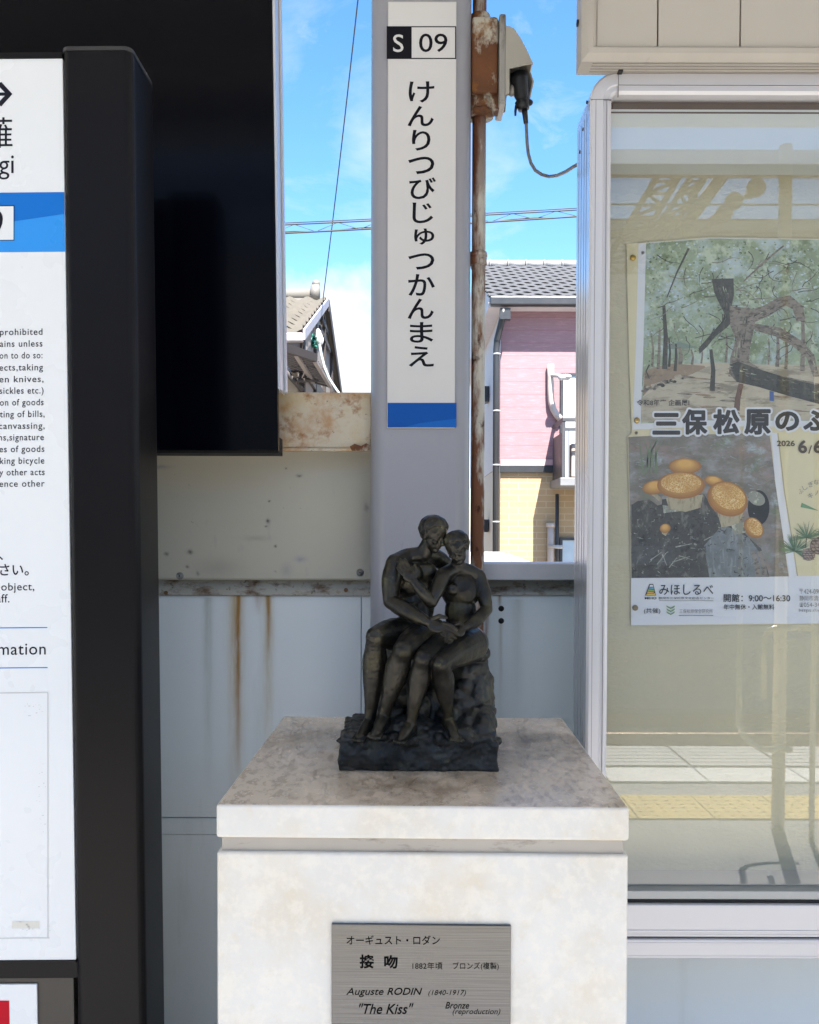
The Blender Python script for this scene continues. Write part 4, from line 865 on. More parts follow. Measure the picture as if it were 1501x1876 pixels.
# ------------------------------------------------------------------ pink house across the street
H = 14.0
pk = thing('pink_house', 'pink upper storey house with yellow brick ground floor and grey tiled roof', 'house', (P(1000, 1100, H).x, H, -1))
def siding(nt, vec, c):
    z = nd(nt, 'ShaderNodeSeparateXYZ', {0: vec}).outputs[2]
    fr_ = mth(nt, 'FRACT', mth(nt, 'DIVIDE', z, .205)); ln = ramp01(nt, fr_, .07, .02)
    return mixc(nt, mth(nt, 'MULTIPLY', ln, .65), c, hx('#7d4a52'))
m_pink = mat('pink_siding', (.245, .140, .150), .7, var=.05, vscale=1.5, bump=.2, bscale=40, layers=[('#c99aa4', 12, .5, .8, (.4, 1, 3), .4)], fn=siding)
def bricks(nt, vec, c):
    s = nd(nt, 'ShaderNodeSeparateXYZ', {0: vec}).outputs; cb = nd(nt, 'ShaderNodeCombineXYZ', {0: s[0], 1: s[2], 2: 0.0}).outputs[0]
    n = nd(nt, 'ShaderNodeTexBrick', {'Vector': cb, 'Scale': 1.0, 'Color1': hx('#a58a60'), 'Color2': hx('#9d7f55'), 'Mortar': hx('#b5a07c'), 'Mortar Size': .008, 'Brick Width': .30, 'Row Height': .10, 'Bias': .1})
    return mixc(nt, .6, c, n.outputs['Color'])
m_yel = mat('yellow_brick', (.31, .238, .165), .8, var=.06, bump=.15, bscale=40, fn=bricks)
m_gab = mat('pale_siding', (.52, .47, .46), .7, var=.05, layers=[('#c9aeb0', 4, .5, .8, (1, 1, 3), .4)])
m_gab2 = mat('pale_brick', (.55, .47, .38), .8, var=.06)
m_blkm = mat('black_gutter', (.025, .026, .028), .4)
hx0 = P(916.5, 800, H).x; hx1 = hx0 + 7; zE, zM = P(1000, 556, H).z, P(1000, 853, H).z; zB = P(1000, 866, H).z
mb = MB(); mb.box(hx0, hx1, H, H + 7, zM, zE + .06); o = build('upper_wall', mb, [m_pink, m_gab], pk)
for p in o.data.polygons: p.material_index = 1 if p.normal.x < -.5 else 0
mb = MB(); mb.box(hx0 + .01, hx1, H + .02, H + 7, -1, zM - .002); o = build('lower_wall', mb, [m_yel, m_gab2], pk)
for p in o.data.polygons: p.material_index = 1 if p.normal.x < -.5 else 0
mb = MB(); mb.box(hx0 - .01, P(1017, 860, H).x, H - .04, H + .03, zB, zM, .004); build('fascia', mb, m_blkm, pk)
mb = MB(); mb.box(hx0 + .005, P(1017, 850, H).x, H - .03, H - .001, zM + .002, P(1000, 842, H).z); build('ledge', mb, mat('lit_pink_ledge', (.42, .26, .26), .6), pk)  # lighter pink than the wall: sunlight on the ledge put into its colour
# roof: a tiled slope rising away
YE, YR = H - .30, H + 3.4
e0, r0 = P(898, 545, YE), P(886, 489, YR)
mb = MB(); nc, xa = 18, min(e0.x, r0.x) + .02; nx = 150; xs = [e0.x - .02 + (7.6) * i / nx for i in range(nx + 1)]
def courses(xs, y0, y1, z0, z1, nc, h, gap, amp, wl, stagger, flip):
    rows_, kinds = [], []
    for j in range(nc):
        ya, yb_ = y0 + (y1 - y0) * j / nc, y0 + (y1 - y0) * (j + 1) / nc; za = z0 + (z1 - z0) * j / nc; zb_ = z0 + (z1 - z0) * (j + 1) / nc
        for y, z, k in ((ya + .02, za - .004, 1), (ya + .02, za + gap, 1), (ya, za + gap, 0), (ya, za + h, 0)):
            rows_.append([(x, y, z + amp * math.sin(2 * math.pi * x / wl + (j % 2) * stagger)) for x in xs]); kinds.append(k)
    rows_.append([(x, y1, z1) for x in xs]); kinds.append(0); n = len(xs); V = [v for r_ in rows_ for v in r_]
    for mi in (0, 1):
        Fc = []
        for j in range(len(rows_) - 1):
            if (1 if kinds[j] == 1 and kinds[j + 1] == 1 else 0) != mi: continue
            for i in range(n - 1): q = (j * n + i, j * n + i + 1, (j + 1) * n + i + 1, (j + 1) * n + i); Fc.append(q[::-1] if flip else q)
        mb.raw(V, Fc, mi)
m_gap = mat('tile_gap', (.03, .028, .026), .8)
courses(xs, YE, YR, e0.z, r0.z, nc, .05, .02, .014, .30, 3.14, False)
m_tile = mat('grey_tiles', (.085, .085, .091), .55, var=.12, vscale=8)
rf = build('roof', mb, [m_tile, m_gap], pk)
mb = MB(); mb.box(e0.x - .02, e0.x + 7.6, YE + .05, YR + 3.6, e0.z - .14, e0.z - .06); build('soffit', mb, mat('soffit_pale', (.55, .5, .5), .7), pk)
mb = MB(); mb.prism([(e0.x + 7.58, YE, e0.z - .02), (e0.x + 7.58, YR, r0.z - .02), (e0.x + 7.58, YR + 3.8, e0.z - .02)], (-7.58, 0, 0)); build('attic', mb, m_gab, pk)
mb = MB()
for i in range(22): x = r0.x - .25 + i * .36; mb.tube([(x, YR, r0.z + .05), (x + .35, YR, r0.z + .05)], .085, 12); mb.tube([(x, YR, r0.z + .05), (x + .03, YR, r0.z + .05)], .1, 12)
build('ridge_tiles', mb, mat('ridge_grey', (.2, .2, .205), .6, var=.1), rf)
mb = MB(); gz = P(1000, 549, YE).z; mb.box(e0.x - .01, e0.x + 7.6, YE - .11, YE + .02, gz - .11, gz + .03, .02); build('gutter', mb, m_blkm, pk)
dp = P(909.5, 800, H - .1); g2 = lambda px, py, Y: P(px, py, Y)
mb = MB(); mb.tube([g2(922, 566, YE - .02), g2(921.5, 580, YE), g2(911, 622, H - .12), g2(909.5, 640, H - .12), Vector((dp.x, H - .12, -1))], .052, 12); mb.box(P(916, 570, YE).x, P(935, 570, YE).x, YE - .06, YE + .06, P(920, 586, YE).z, P(920, 566, YE).z)
build('downpipe', mb, m_blkm, pk)
mb = MB()
for py in (649, 753, 852, 956): z = P(909, py, H - .12).z; mb.tube([(dp.x, H - .12, z - .012), (dp.x, H - .12, z + .012)], .06, 12)
build('pipe_bracket', mb, mat('bracket_white', (.35, .35, .35), .5), pk)
mb = MB()
for py0, py1 in ((712, 740), (952, 975)): a, b_ = P(893, py1, 16.2), P(893, py0, 16.2); mb.box(hx0 - .12, hx0 - .005, 15.9, 16.2, a.z, b_.z, .01)
build('wall_vent', mb, m_blkm, pk)
# balcony
BY = 13.1; bx0 = P(1030, 830, BY).x; bz0, bz1 = P(1040, 890, BY).z, P(1040, 772, BY).z
mb = MB(); mb.box(bx0 - .03, bx0 + 4, BY - .03, H - .01, bz0, P(1040, 875, BY).z, .01); slab = build('balcony', mb, mat('balcony_grey', (.17, .17, .17), .6), pk)
mb = MB(); zr = P(1040, 765, BY).z
mb.box(bx0, bx0 + 4, BY - .02, BY + .03, zr - .06, zr, .008); mb.box(bx0, bx0 + .05, BY + .03, H - .012, zr - .06, zr, .008)
mb.box(bx0, bx0 + 4, BY, BY + .02, zr - .20, zr - .15, .004)
mb.box(bx0, bx0 + .05, BY - .01, BY + .04, bz0 + .1, zr - .06); mb.box(bx0 + .005, bx0 + .03, BY + .04, H - .02, bz0 + .1, zr - .22)
build('railing', mb, mat('railing_dark', (.05, .05, .053), .5), slab)
mb = MB()
for k in range(26): mb.box(bx0 + .09 + k * .11, bx0 + .11 + k * .11, BY, BY + .02, bz0 + .1, zr - .2)
build('baluster', mb, mat('baluster_grey', (.16, .16, .165), .5), slab)
acx = P(1045, 850, 13.4).x
ac = thing('air_conditioner', 'cream air conditioner unit standing on the pink house balcony', 'air conditioner', (acx + .3, 13.5, P(1045, 874, 13.3).z))
z0, z1 = P(1045, 874, 13.3).z, P(1045, 812, 13.3).z
mb = MB(); mb.box(acx, acx + .75, 13.32, 13.62, z0, z1, .02); build('casing', mb, mat('ac_cream', (.36, .31, .27), .5), ac)
mb = MB()
for k in range(8): mb.box(acx + .06, acx + .6, 13.305, 13.319, z0 + .06 + k * .055, z0 + .085 + k * .055, .003)
build('grille', mb, mat('ac_grille', (.50, .44, .38), .5), ac)
# windows, pipes
m_wf = mat('window_frame_dark', (.04, .04, .042), .4); m_gls = mat('window_glass', (.16, .20, .23), .06, spec=.8, var=.05)
m_glw = mat('window_blind', (.42, .50, .55), .5, var=.04)
def window(px0_, py0, px1, py1):
    a, b_ = P(px0_, py1, H - .02), P(px1, py0, H - .02)
    mb = MB(); w_ = .045
    for q in ((a.x, a.x + w_, a.z, b_.z), (b_.x - w_, b_.x, a.z, b_.z), (a.x + w_, b_.x - w_, b_.z - w_, b_.z), (a.x + w_, b_.x - w_, a.z, a.z + w_), (a.x + .28, a.x + .28 + w_, a.z + w_, b_.z - w_)): mb.box(q[0], q[1], H - .035, H + .01, q[2], q[3])
    wo = build('window', mb, m_wf, pk); mb = MB(); mb.box(a.x + w_, b_.x - w_, H - .015, H - .005, a.z + w_, b_.z - w_); build('pane', mb, m_glw, wo)
window(1026, 684, 1190, 890); window(1025, 985, 1120, 1080)
m_pipe = mat('cream_pipe', (.40, .34, .30), .5)
mb = MB(); mb.tube([P(x, y, H - .06) for x, y in ((1009, 668), (1009, 690), (1009, 715), (1010, 735), (1014, 750), (1020, 760), (1027, 768))], .055, 10); build('drain_pipe', mb, m_pipe, pk); mb = MB(); mb.tube([P(1009.5, y, H - .06) for y in (960, 1000, 1130)], .06, 10); mb.tube([P(1009.5, y, H - .06) for y in (958, 966)], .08, 10)
build('drain_pipe', mb, m_pipe, pk)
mb = MB(); mb.tube([P(1021, 905, H - .1), P(1021, 1100, H - .1)], .03, 8); build('downpipe', mb, m_blkm, pk)
mb = MB(); mb.tube([P(1006, 1001, H - .12), P(1030, 1002, H - .3)], .03, 8); mb.tube([P(1011, 688, H - .1), P(1045, 690, H - .5)], .028, 8)
for k in range(4): mb.ball(P(1028 + k * 4, 691, H - .4), .05)
build('pole_holder', mb, mat('holder_white', (.4, .4, .39), .5), pk)
# low white garden wall in front of the house
gw = thing('low_white_wall', 'low white rendered wall with a pale coping in front of the pink house', 'low wall', (P(930, 1100, 11).x, 11, -1))
m_gw = mat('white_render', (.42, .40, .37), .7, var=.04, layers=[('#c9a08c', 5, .64, .72, (3, 1, 1), .6)])
mb = MB(); zt_ = P(920, 1015.5, 11).z; mb.box(P(800, 1100, 11).x, P(937, 1100, 11).x, 11, 12.4, -1, zt_, .01); build('wall', mb, m_gw, gw)
a, b_, c_ = P(937, 1016, 11), P(975, 1030, 11), P(945, 1034, 11)
mb = MB(); mb.prism([(a.x + .005, 11, a.z), (b_.x, 11, b_.z), (b_.x, 11, -1), (a.x + .005, 11, -1)], (0, 1.4, 0)); build('ramp', mb, m_gw, gw)

# ------------------------------------------------------------------ timber house at left
th = thing('timber_house', 'timber framed house with cream wavy roof tiles and a slatted awning', 'house', (-3, 15, -1))
GX = -1.50
ec, pkp = P(554, 610, 11.6), P(590, 551, 15.0)
slope = (pkp.z - ec.z) / (15.0 - 11.6)
m_rt = mat('cream_tiles', (.135, .118, .092), .6, var=.1, vscale=6)
mb = MB(); nc, nx = 10, 130; xs = [GX + .07 - 6.0 * i / nx for i in range(nx + 1)]; courses(xs, 11.6, 15.0, ec.z, pkp.z, nc, .085, .022, .032, .30, 0, True)
mb.prism([(GX + .07, 15, pkp.z), (GX + .07, 18.4, ec.z), (GX + .07, 18.4, ec.z - .05), (GX + .07, 15, pkp.z - .05)], (-6, 0, 0))
rf2 = build('roof', mb, [m_rt, mat('tile_gap_brown', (.06, .05, .04), .8)], th)
mb = MB(); mb.tube([(GX - .12, 15, pkp.z + .10), (GX - 6, 15, pkp.z + .10)], .10, 14); mb.box(GX - 6, GX - .1, 14.93, 15.07, pkp.z - .02, pkp.z + .1)
mb.tube([(GX - .20, 15, pkp.z + .13), (GX - .06, 15, pkp.z + .13)], .15, 14); mb.ball((GX - .12, 15, pkp.z + .29), .07)
build('ridge', mb, mat('ridge_cream', (.16, .148, .128), .6, var=.06), rf2)
m_wt = mat('weathered_timber', (.035, .026, .022), .7, var=.2, layers=[('#4a3c34', 20, .55, .7, (1, 1, .3), .5)]); m_pls = mat('grey_plaster', (.24, .207, .183), .85, var=.08, vscale=3)
m_vg = mat('verge_board', (.27, .26, .29), .6)
mb = MB()
mb.prism([(GX + .075, 11.6, ec.z + .05), (GX + .075, 15, pkp.z + .05), (GX + .075, 15, pkp.z - .09), (GX + .075, 11.6, ec.z - .09)], (.03, 0, 0)); build('verge_board', mb, m_vg, th)
mb = MB(); mb.prism([(GX + .075, 15, pkp.z + .02), (GX + .075, 18.4, ec.z + .02), (GX + .075, 18.4, ec.z - .16), (GX + .075, 15, pkp.z - .18)], (.04, 0, 0)); build('verge_board', mb, m_wt, th)
mb = MB(); mb.box(GX - 6, GX + .08, 11.56, 11.66, ec.z - .12, ec.z + .0, .02); build('gutter', mb, mat('house_gutter', (.30, .27, .26), .6), th)
mb = MB(); mb.prism([(GX, 12, -1), (GX, 18, -1), (GX, 18, ec.z + .1), (GX, 15, pkp.z - .1), (GX, 12, ec.z + .1)], (-6, 0, 0)); o = build('wall', mb, [mat('white_plaster', (.24, .225, .24), .8, var=.04), m_pls], th)
for p in o.data.polygons: p.material_index = 1 if p.normal.x > .5 else 0
def gable(y0, z0, y1, z1, w=.09):  # timber on the gable wall, following the slope
    mb.tube([(GX + .01, y0, z0), (GX + .01, y1, z1)], w, 4)
zg = lambda py, Y: P(600, py, Y).z
mb = MB()
for z in (ec.z - .35, ec.z - 1.3, ec.z - 2.3): mb.box(GX - .01, GX + .045, 12.05, 18, z - .09, z + .09)
for y in (12.05, 13.6, 15, 16.4, 17.6): mb.box(GX - .01, GX + .05, y - .07, y + .07, -1, min(ec.z + (y - 11.6 if y < 15 else 18.4 - y) * slope - .1, pkp.z - .2))
for dy, dz in ((.55, .42), (.9, .66)): mb.box(GX + .02, GX + .055, 15 - dy, 15 + dy, pkp.z - dz - .05, pkp.z - dz + .03)
build('timber_frame', mb, m_wt, th)
NL, NR, FR, FL = P(505, 633, 10.25), P(577, 655.5, 11.0), P(606, 703, 13.0), P(540, 682, 12.2)
za_ = NR.z
for v in (NL, FR, FL): v.z = za_
def lath(mb, p, q, w, h, dz=0):
    d = (q - p).normalized(); s_ = Vector((-d.y, d.x, 0)) * w / 2; mb.prism([p + s_ + Vector((0, 0, dz)), p - s_ + Vector((0, 0, dz)), q - s_ + Vector((0, 0, dz)), q + s_ + Vector((0, 0, dz))], (0, 0, h))
mb = MB(); lath(mb, NL, NR, .07, .10, -.05); lath(mb, FL, FR, .06, .08, -.04)
for k in range(1, 13): lath(mb, NL.lerp(FL, k / 13), NR.lerp(FR, k / 13), .04, .03, -.015)
build('awning', mb, mat('awning_timber', (.014, .010, .009), .8), th)
mb = MB()
for f_ in (.995, .5): lath(mb, NL.lerp(NR, f_), FL.lerp(FR, f_), .05, .04, -.056)
build('awning_rafter', mb, mat('pale_rafter', (.16, .135, .12), .7), th)
mb = MB(); a, b_ = P(523, 724, 11.98), P(546, 682, 11.98); mb.box(a.x - 2, b_.x, 11.95, 11.999, a.z - 1, b_.z); wn = build('window', mb, mat('tan_shutter', (.3, .22, .14), .7), th)
mb = MB(); mb.tube([P(524, 680, 11.8), P(555, 716, 11.9)], .045, 4); mb.tube([P(548, 697, 11.8), P(582, 696, 12.6)], .04, 4); build('brace', mb, m_wt, th)
# rope tangle and hose on the gable
rp_ = thing('green_rope', 'tangled green rope hanging on the timber gable', 'rope', P(575, 640, 13.3))
mb = MB(); rng = random.Random(2); pts = []
for k in range(40): pts.append(P(575 + rng.uniform(-5, 5), 615 + 23 * (k % 13) / 13 + rng.uniform(-3, 3), 13.3 + rng.uniform(-.12, .12)))
mb.tube(pts, .018, 5); build('strand', mb, mat('rope_green', (.04, .22, .16), .7), rp_)
hs = thing('service_hose', 'pale conduit sagging from the timber gable to the street', 'cable', P(600, 690, 13))
mb = MB(); mb.tube([P(x, y, Y) for x, y, Y in ((582, 612, 13.4), (585, 628, 13.3), (589, 650, 13.2), (595, 674, 13.1), (604, 695, 13), (618, 716, 12.8), (640, 745, 12.4))], .02, 8); build('conduit', mb, mat('hose_pale', (.30, .37, .37), .5), hs)
mb = MB()
for k in range(3): mb.ball(P(582 + k * 2.2, 611 + 6 * k, 13.3), .06, 0, (1, 1, 1.3), 10)
build('insulator', mb, mat('porcelain', (.75, .72, .68), .3), hs)

# ------------------------------------------------------------------ overhead lines
def sag(a, b_, s, n=24): return [a.lerp(b_, i / n) + Vector((0, 0, -s * 4 * (i / n) * (1 - i / n))) for i in range(n + 1)]
oc = thing('overhead_cable', 'pair of black messenger cables with zigzag hangers across the sky', 'cable', (0, 10, 4))
up0, up1 = P(-700, 447, 10.6), P(1700, 342, 10.6); lo0, lo1 = P(-700, 461, 10.6), P(1700, 347, 10.6)
u_, l_ = sag(up0, up1, .12, 60), sag(lo0, lo1, .16, 60)
mb = MB(); mb.tube(u_, .0085, 6); mb.tube([v + Vector((0, 0, .022)) for v in u_], .006, 6); build('messenger', mb, MATS['wire_black'], oc)
mb = MB(); mb.tube(l_, .010, 6); mb.tube([v + Vector((0, .01, .014 + .01 * math.sin(i * 1.7))) for i, v in enumerate(l_)], .006, 6); build('lower_cable', mb, MATS['wire_black'], oc)
mb = MB()
for i in range(60):
    a = u_[i] if i % 2 else l_[i]; b_ = l_[i + 1] if i % 2 else u_[i + 1]; mb.tube([a, b_], .0034, 5)
build('hanger', mb, MATS['wire_black'], oc)
mb = MB(); mb.tube(sag(P(592, 548, 15), P(668, -110, 9.5), .10), .008, 6); o = build('service_drop', mb, MATS['wire_black']); tag(o, 'thin dark wire dropping from the sky to the timber house ridge', 'wire')


# ------------------------------------------------------------------ bronze
st = thing('bronze_statue', 'small dark bronze of two seated figures embracing on a rough rock, standing on the pedestal', 'statue', PZ(766, 1400, ztop))
fl = PZ(622, 1413, ztop); SY = fl.y            # front line of the base
SC = SY / F
def sp_(px, py, d=0.0):                         # d: metres in front of the base's middle plane
    return P(px, py, SY + .075 - d)
class Lump:
    def __init__(s): s.V, s.Fc = [], []
def uvs(n, m):
    V = [(0, 0, 1)]; Fc = []
    for j in range(1, m):
        for i in range(n): a, e = 2 * math.pi * i / n, math.pi * j / m; V.append((math.cos(a) * math.sin(e), math.sin(a) * math.sin(e), math.cos(e)))
    V.append((0, 0, -1)); L = len(V) - 1
    for i in range(n):
        k = (i + 1) % n; Fc.append((0, 1 + i, 1 + k)); Fc.append((L, L - n + k, L - n + i))
        for j in range(m - 2): q = 1 + j * n; Fc.append((q + i, q + n + i, q + n + k, q + k))
    return [Vector(v) for v in V], Fc
U14, U18 = uvs(14, 10), uvs(18, 12)
def put(t, U, fn):
    n = len(t.V); t.V += [tuple(fn(v)) for v in U[0]]; t.Fc += [[i + n for i in f] for f in U[1]]
def cap_seg(t, a, b, ra, rb, n=14):
    "a rounded tapered limb: one sphere pulled out along the axis"
    d = b - a; L = d.length
    if L < 1e-6: return put(t, U14, lambda v: a + v * ra)
    q = d.to_track_quat('Z', 'Y')
    n0 = len(t.V)
    for i, (v, top) in enumerate(CAPS[0]): t.V.append(tuple((b + q @ (v * rb)) if top else (a + q @ (v * ra))))
    t.Fc += [[i + n0 for i in f] for f in CAPS[1]]
def caps(n=14):
    V = [(Vector((0, 0, 1)), 1)]; Fc = []
    for e, top in ((60, 1), (30, 1), (0, 1), (0, 0), (-30, 0), (-60, 0)):
        for i in range(n): a = 2 * math.pi * i / n; V.append((Vector((math.cos(a) * math.cos(rad(e)), math.sin(a) * math.cos(rad(e)), math.sin(rad(e)))), top))
    V.append((Vector((0, 0, -1)), 0)); L = len(V) - 1
    for i in range(n):
        k = (i + 1) % n; Fc.append((0, 1 + i, 1 + k)); Fc.append((L, L - n + k, L - n + i))
        for j in range(5): q = 1 + j * n; Fc.append((q + i, q + n + i, q + n + k, q + k))
    return V, Fc
CAPS = caps(20)
def chain(t, pts, rs, k=5):
    "limb following a smooth curve through pts with smoothly varying radius"
    n = len(pts); P_, R_2 = [], []
    cr = lambda a, b, c, d, f: .5 * (2 * b + (c - a) * f + (2 * a - 5 * b + 4 * c - d) * f * f + (3 * b - a - 3 * c + d) * f ** 3)
    for i in range(n - 1):
        a, b, c, d = pts[max(i - 1, 0)], pts[i], pts[i + 1], pts[min(i + 2, n - 1)]; ra, rb, rc, rd = rs[max(i - 1, 0)], rs[i], rs[i + 1], rs[min(i + 2, n - 1)]
        for j in range(k): P_.append(cr(a, b, c, d, j / k)); R_2.append(cr(ra, rb, rc, rd, j / k))
    P_.append(pts[-1]); R_2.append(rs[-1])
    for i in range(len(P_) - 1): cap_seg(t, P_[i], P_[i + 1], R_2[i] * SC, R_2[i + 1] * SC)
def ell(t, c, r, X=Vector((1, 0, 0)), Z=Vector((0, 0, 1))):
    X = X.normalized(); Yv = Z.cross(X).normalized(); Zv = X.cross(Yv)
    put(t, U18, lambda v: c + X * (v.x * r[0]) + Yv * (v.y * r[1]) + Zv * (v.z * r[2]))
def head(t, c, f, up, R, hair):
    "R: half the head height; f faces forward"
    f = f.normalized(); s = up.cross(f).normalized(); u = f.cross(s).normalized()
    def at(a, b, c_): return c + (f * a + s * b + u * c_) * R
    ell(t, at(-.08, 0, .22), (R * .82, R * .68, R * .76), f, u)          # skull
    ell(t, at(.20, 0, -.28), (R * .52, R * .50, R * .66), f, u)          # face and jaw
    ell(t, at(.44, 0, -.78), (R * .22, R * .24, R * .18), f, u)          # chin
    ell(t, at(.58, 0, .14), (R * .14, R * .42, R * .10), f, u)           # brow
    cap_seg(t, at(.66, 0, .05), at(.84, 0, -.27), R * .07, R * .13)      # nose
    for k in (-1, 1):
        ell(t, at(.60, .24 * k, -.02), (R * .10, R * .13, R * .08), f, u)    # eyes
        ell(t, at(.50, .32 * k, -.24), (R * .20, R * .16, R * .14), f, u)    # cheeks
        ell(t, at(-.02, .68 * k, -.10), (R * .16, R * .07, R * .24), f, u)   # ears
    ell(t, at(.66, 0, -.46), (R * .10, R * .20, R * .055), f, u); ell(t, at(.64, 0, -.57), (R * .10, R * .17, R * .06), f, u)   # lips
    rg = random.Random(4 if hair == 'short' else 9)
    def onskull(az, el, lift): return at(-.10 + math.cos(az) * math.cos(el) * (.80 + lift), math.sin(az) * math.cos(el) * (.68 + lift), .22 + math.sin(el) * (.74 + lift))
    for k in range(44):                                                   # strands lying over the skull
        az = k * 2 * math.pi / 44 + rg.uniform(-.1, .1); front = math.cos(az)
        e1 = (.62 if front > .55 else .30 if front > .1 else -.10 if front > -.3 else -.75) + rg.uniform(-.1, .1)
        path = [onskull(az + .12 * math.sin(3 * j + k), 1.45 + (e1 - 1.45) * j / 4, .05 + rg.uniform(-.015, .03)) for j in range(5)]
        chain(t, path, [R / SC * v for v in (.07, .10, .11, .10, .06)], 2)
    if hair != 'short':
        ell(t, at(-.95, 0, -.02), (R * .34, R * .34, R * .34), f, u)
        for k in range(8): a_ = k * .785; cap_seg(t, at(-.95 + .18 * math.cos(a_), .26 * math.sin(a_), -.02 + .2 * math.cos(a_ * 2)), at(-1.1, .1 * math.sin(a_), .2 * math.cos(a_)), R * .12, R * .09)
def hand(t, wrist, d, side, nrm, k=1.0, curl=.35):
    "palm along d, thumb on side, curling towards -nrm"
    d = d.normalized(); side = (side - d * side.dot(d)).normalized(); nrm = nrm.normalized(); m = SC * k
    palm = wrist + d * 15 * m
    ell(t, palm, (15 * m, 12.5 * m, 6 * m), d, nrm)
    for i, (o_, L) in enumerate(((9, 24), (3.2, 28), (-3, 26), (-9, 20))):
        b0 = wrist + d * 25 * m + side * o_ * m; p1 = b0 + (d + side * o_ * .012 - nrm * curl * .5) * L * .45 * m; p2 = p1 + (d - nrm * curl) * L * .34 * m; p3 = p2 + (d - nrm * curl * 1.7) * L * .27 * m
        for a, b_, ra, rb in ((b0, p1, 3.5, 3.2), (p1, p2, 3.2, 2.9), (p2, p3, 2.9, 2.3)): cap_seg(t, a, b_, ra * m, rb * m, 10)
    t0 = wrist + d * 7 * m + side * 9 * m; t1 = t0 + (d * .8 + side * .75) * 11 * m; t2 = t1 + (d + side * .25 - nrm * .2) * 11 * m
    cap_seg(t, t0, t1, 4.6 * m, 4.0 * m, 10); cap_seg(t, t1, t2, 3.9 * m, 2.8 * m, 10)
def foot(t, ankle, d, k=1.0):
    d = d.normalized(); s = d.cross(Vector((0, 0, 1))).normalized(); u = s.cross(d); m = SC * k
    heel = ankle - d * 7 * m - u * 12 * m; ball = ankle + d * 34 * m - u * 17 * m
    cap_seg(t, ankle, heel, 10.5 * m, 9.5 * m); cap_seg(t, ankle, ankle + d * 18 * m - u * 8 * m, 10 * m, 9.5 * m); cap_seg(t, ankle + d * 18 * m - u * 8 * m, ball, 9.5 * m, 8 * m); cap_seg(t, heel, ball, 8.5 * m, 8 * m)
    for i in range(5): o_ = (i - 2) * 4.3; cap_seg(t, ball + s * o_ * m, ball + s * o_ * 1.15 * m + d * (12 - abs(i - 1) * 1.6) * m - u * 2 * m, 3.9 * m, 3.2 * m, 8)
def rough(me, amp, freq, tex2=0):
    N = [0.0] * (3 * len(me.vertices)); C = list(N); me.vertices.foreach_get('normal', N); me.vertices.foreach_get('co', C)
    for i in range(0, len(C), 3):
        p = Vector(C[i:i + 3]); n = noise.noise(p * freq) + .5 * noise.noise(p * freq * 2.3) + .25 * noise.noise(p * freq * 5)
        for k in range(3): C[i + k] += N[i + k] * n * amp
    me.vertices.foreach_set('co', C); me.update()
def cast(name, t, mat_, parent, vox, smooth, amp=0.0, freq=60, label=None):
    me = bpy.data.meshes.new(name); me.from_pydata(t.V, [], t.Fc)
    o = bpy.data.objects.new(name, me); COL.objects.link(o)
    r = o.modifiers.new('r', 'REMESH'); r.mode = 'VOXEL'; r.voxel_size = vox; r.use_smooth_shade = True
    s = o.modifiers.new('s', 'SMOOTH'); s.iterations = smooth; s.factor = .5
    bpy.context.view_layer.update()
    m2 = bpy.data.meshes.new_from_object(o.evaluated_get(bpy.context.evaluated_depsgraph_get())); m2.name = name
    o.modifiers.clear(); o.data = m2; bpy.data.meshes.remove(me)
    if amp: rough(m2, amp, freq)
    for p in m2.polygons: p.use_smooth = True
    m2.materials.clear(); m2.materials.append(mat_)
    m2.transform(Matrix.Translation(-root_loc(parent))); o.parent = parent
    if label: o['label'] = label
    return o
m_bz = mat('bronze', (.026, .024, .020), .32, .6, spec=.5, var=.2, vscale=30, bump=.06, bscale=160, layers=[('#544f39', 22, .50, .70, None, .75), ('#0f1012', 14, .52, .68, None, .85), ('#77734f', 60, .62, .74, None, .4)])
m_bzr = mat('bronze_rock', (.031, .031, .029), .45, .45, spec=.5, var=.3, vscale=30, bump=.12, bscale=130, layers=[('#5a5848', 26, .54, .68, None, .6), ('#131516', 16, .5, .66, None, .8), ('#70747a', 60, .64, .72, None, .5)])
# rock and base
t = Lump()
bl_, br_ = PZ(621, 1413, ztop), PZ(912, 1413, ztop)
hb_ = P(766, 1352, SY).z
def blk(x0, x1, y0, y1, z0, z1): 
    n = len(t.V); t.V += [(x, y, z) for x in (x0, x1) for y in (y0, y1) for z in (z0, z1)]
    t.Fc += [[n + i for i in f] for f in ((0, 1, 3, 2), (4, 6, 7, 5), (0, 4, 5, 1), (2, 3, 7, 6), (0, 2, 6, 4), (1, 5, 7, 3))]
blk(bl_.x, br_.x, SY, SY + .15, ztop + .0005, hb_ - .004)
blk(bl_.x + .012, br_.x - .002, SY + .006, SY + .148, hb_ - .02, hb_ + .003)
for px, py, d, rx, ry, rz in ((855, 1225, -.025, 46, 60, 50), (872, 1275, -.02, 36, 62, 75), (858, 1325, .0, 50, 75, 50), (790, 1300, -.02, 70, 62, 70), (740, 1310, -.03, 60, 60, 60), (720, 1250, -.045, 45, 45, 70), (790, 1225, -.03, 60, 50, 55), (750, 1335, .045, 62, 32, 26), (820, 1345, .05, 70, 30, 22), (880, 1340, .03, 28, 50, 40), (700, 1352, .02, 50, 55, 14), (660, 1358, .02, 30, 55, 10), (862, 1195, -.02, 38, 55, 24), (790, 1195, -.03, 70, 50, 22)):
    ell(t, sp_(px, py, d), (rx * SC, ry * SC, rz * SC))
rg = random.Random(12)
for k in range(46):   # rubble along the edges of the base
    px = 628 + 6.1 * k; ell(t, sp_(px, 1356 + rg.uniform(-5, 8), .068 + rg.uniform(-.012, .004)), (rg.uniform(8, 18) * SC, 12 * SC, rg.uniform(5, 14) * SC))
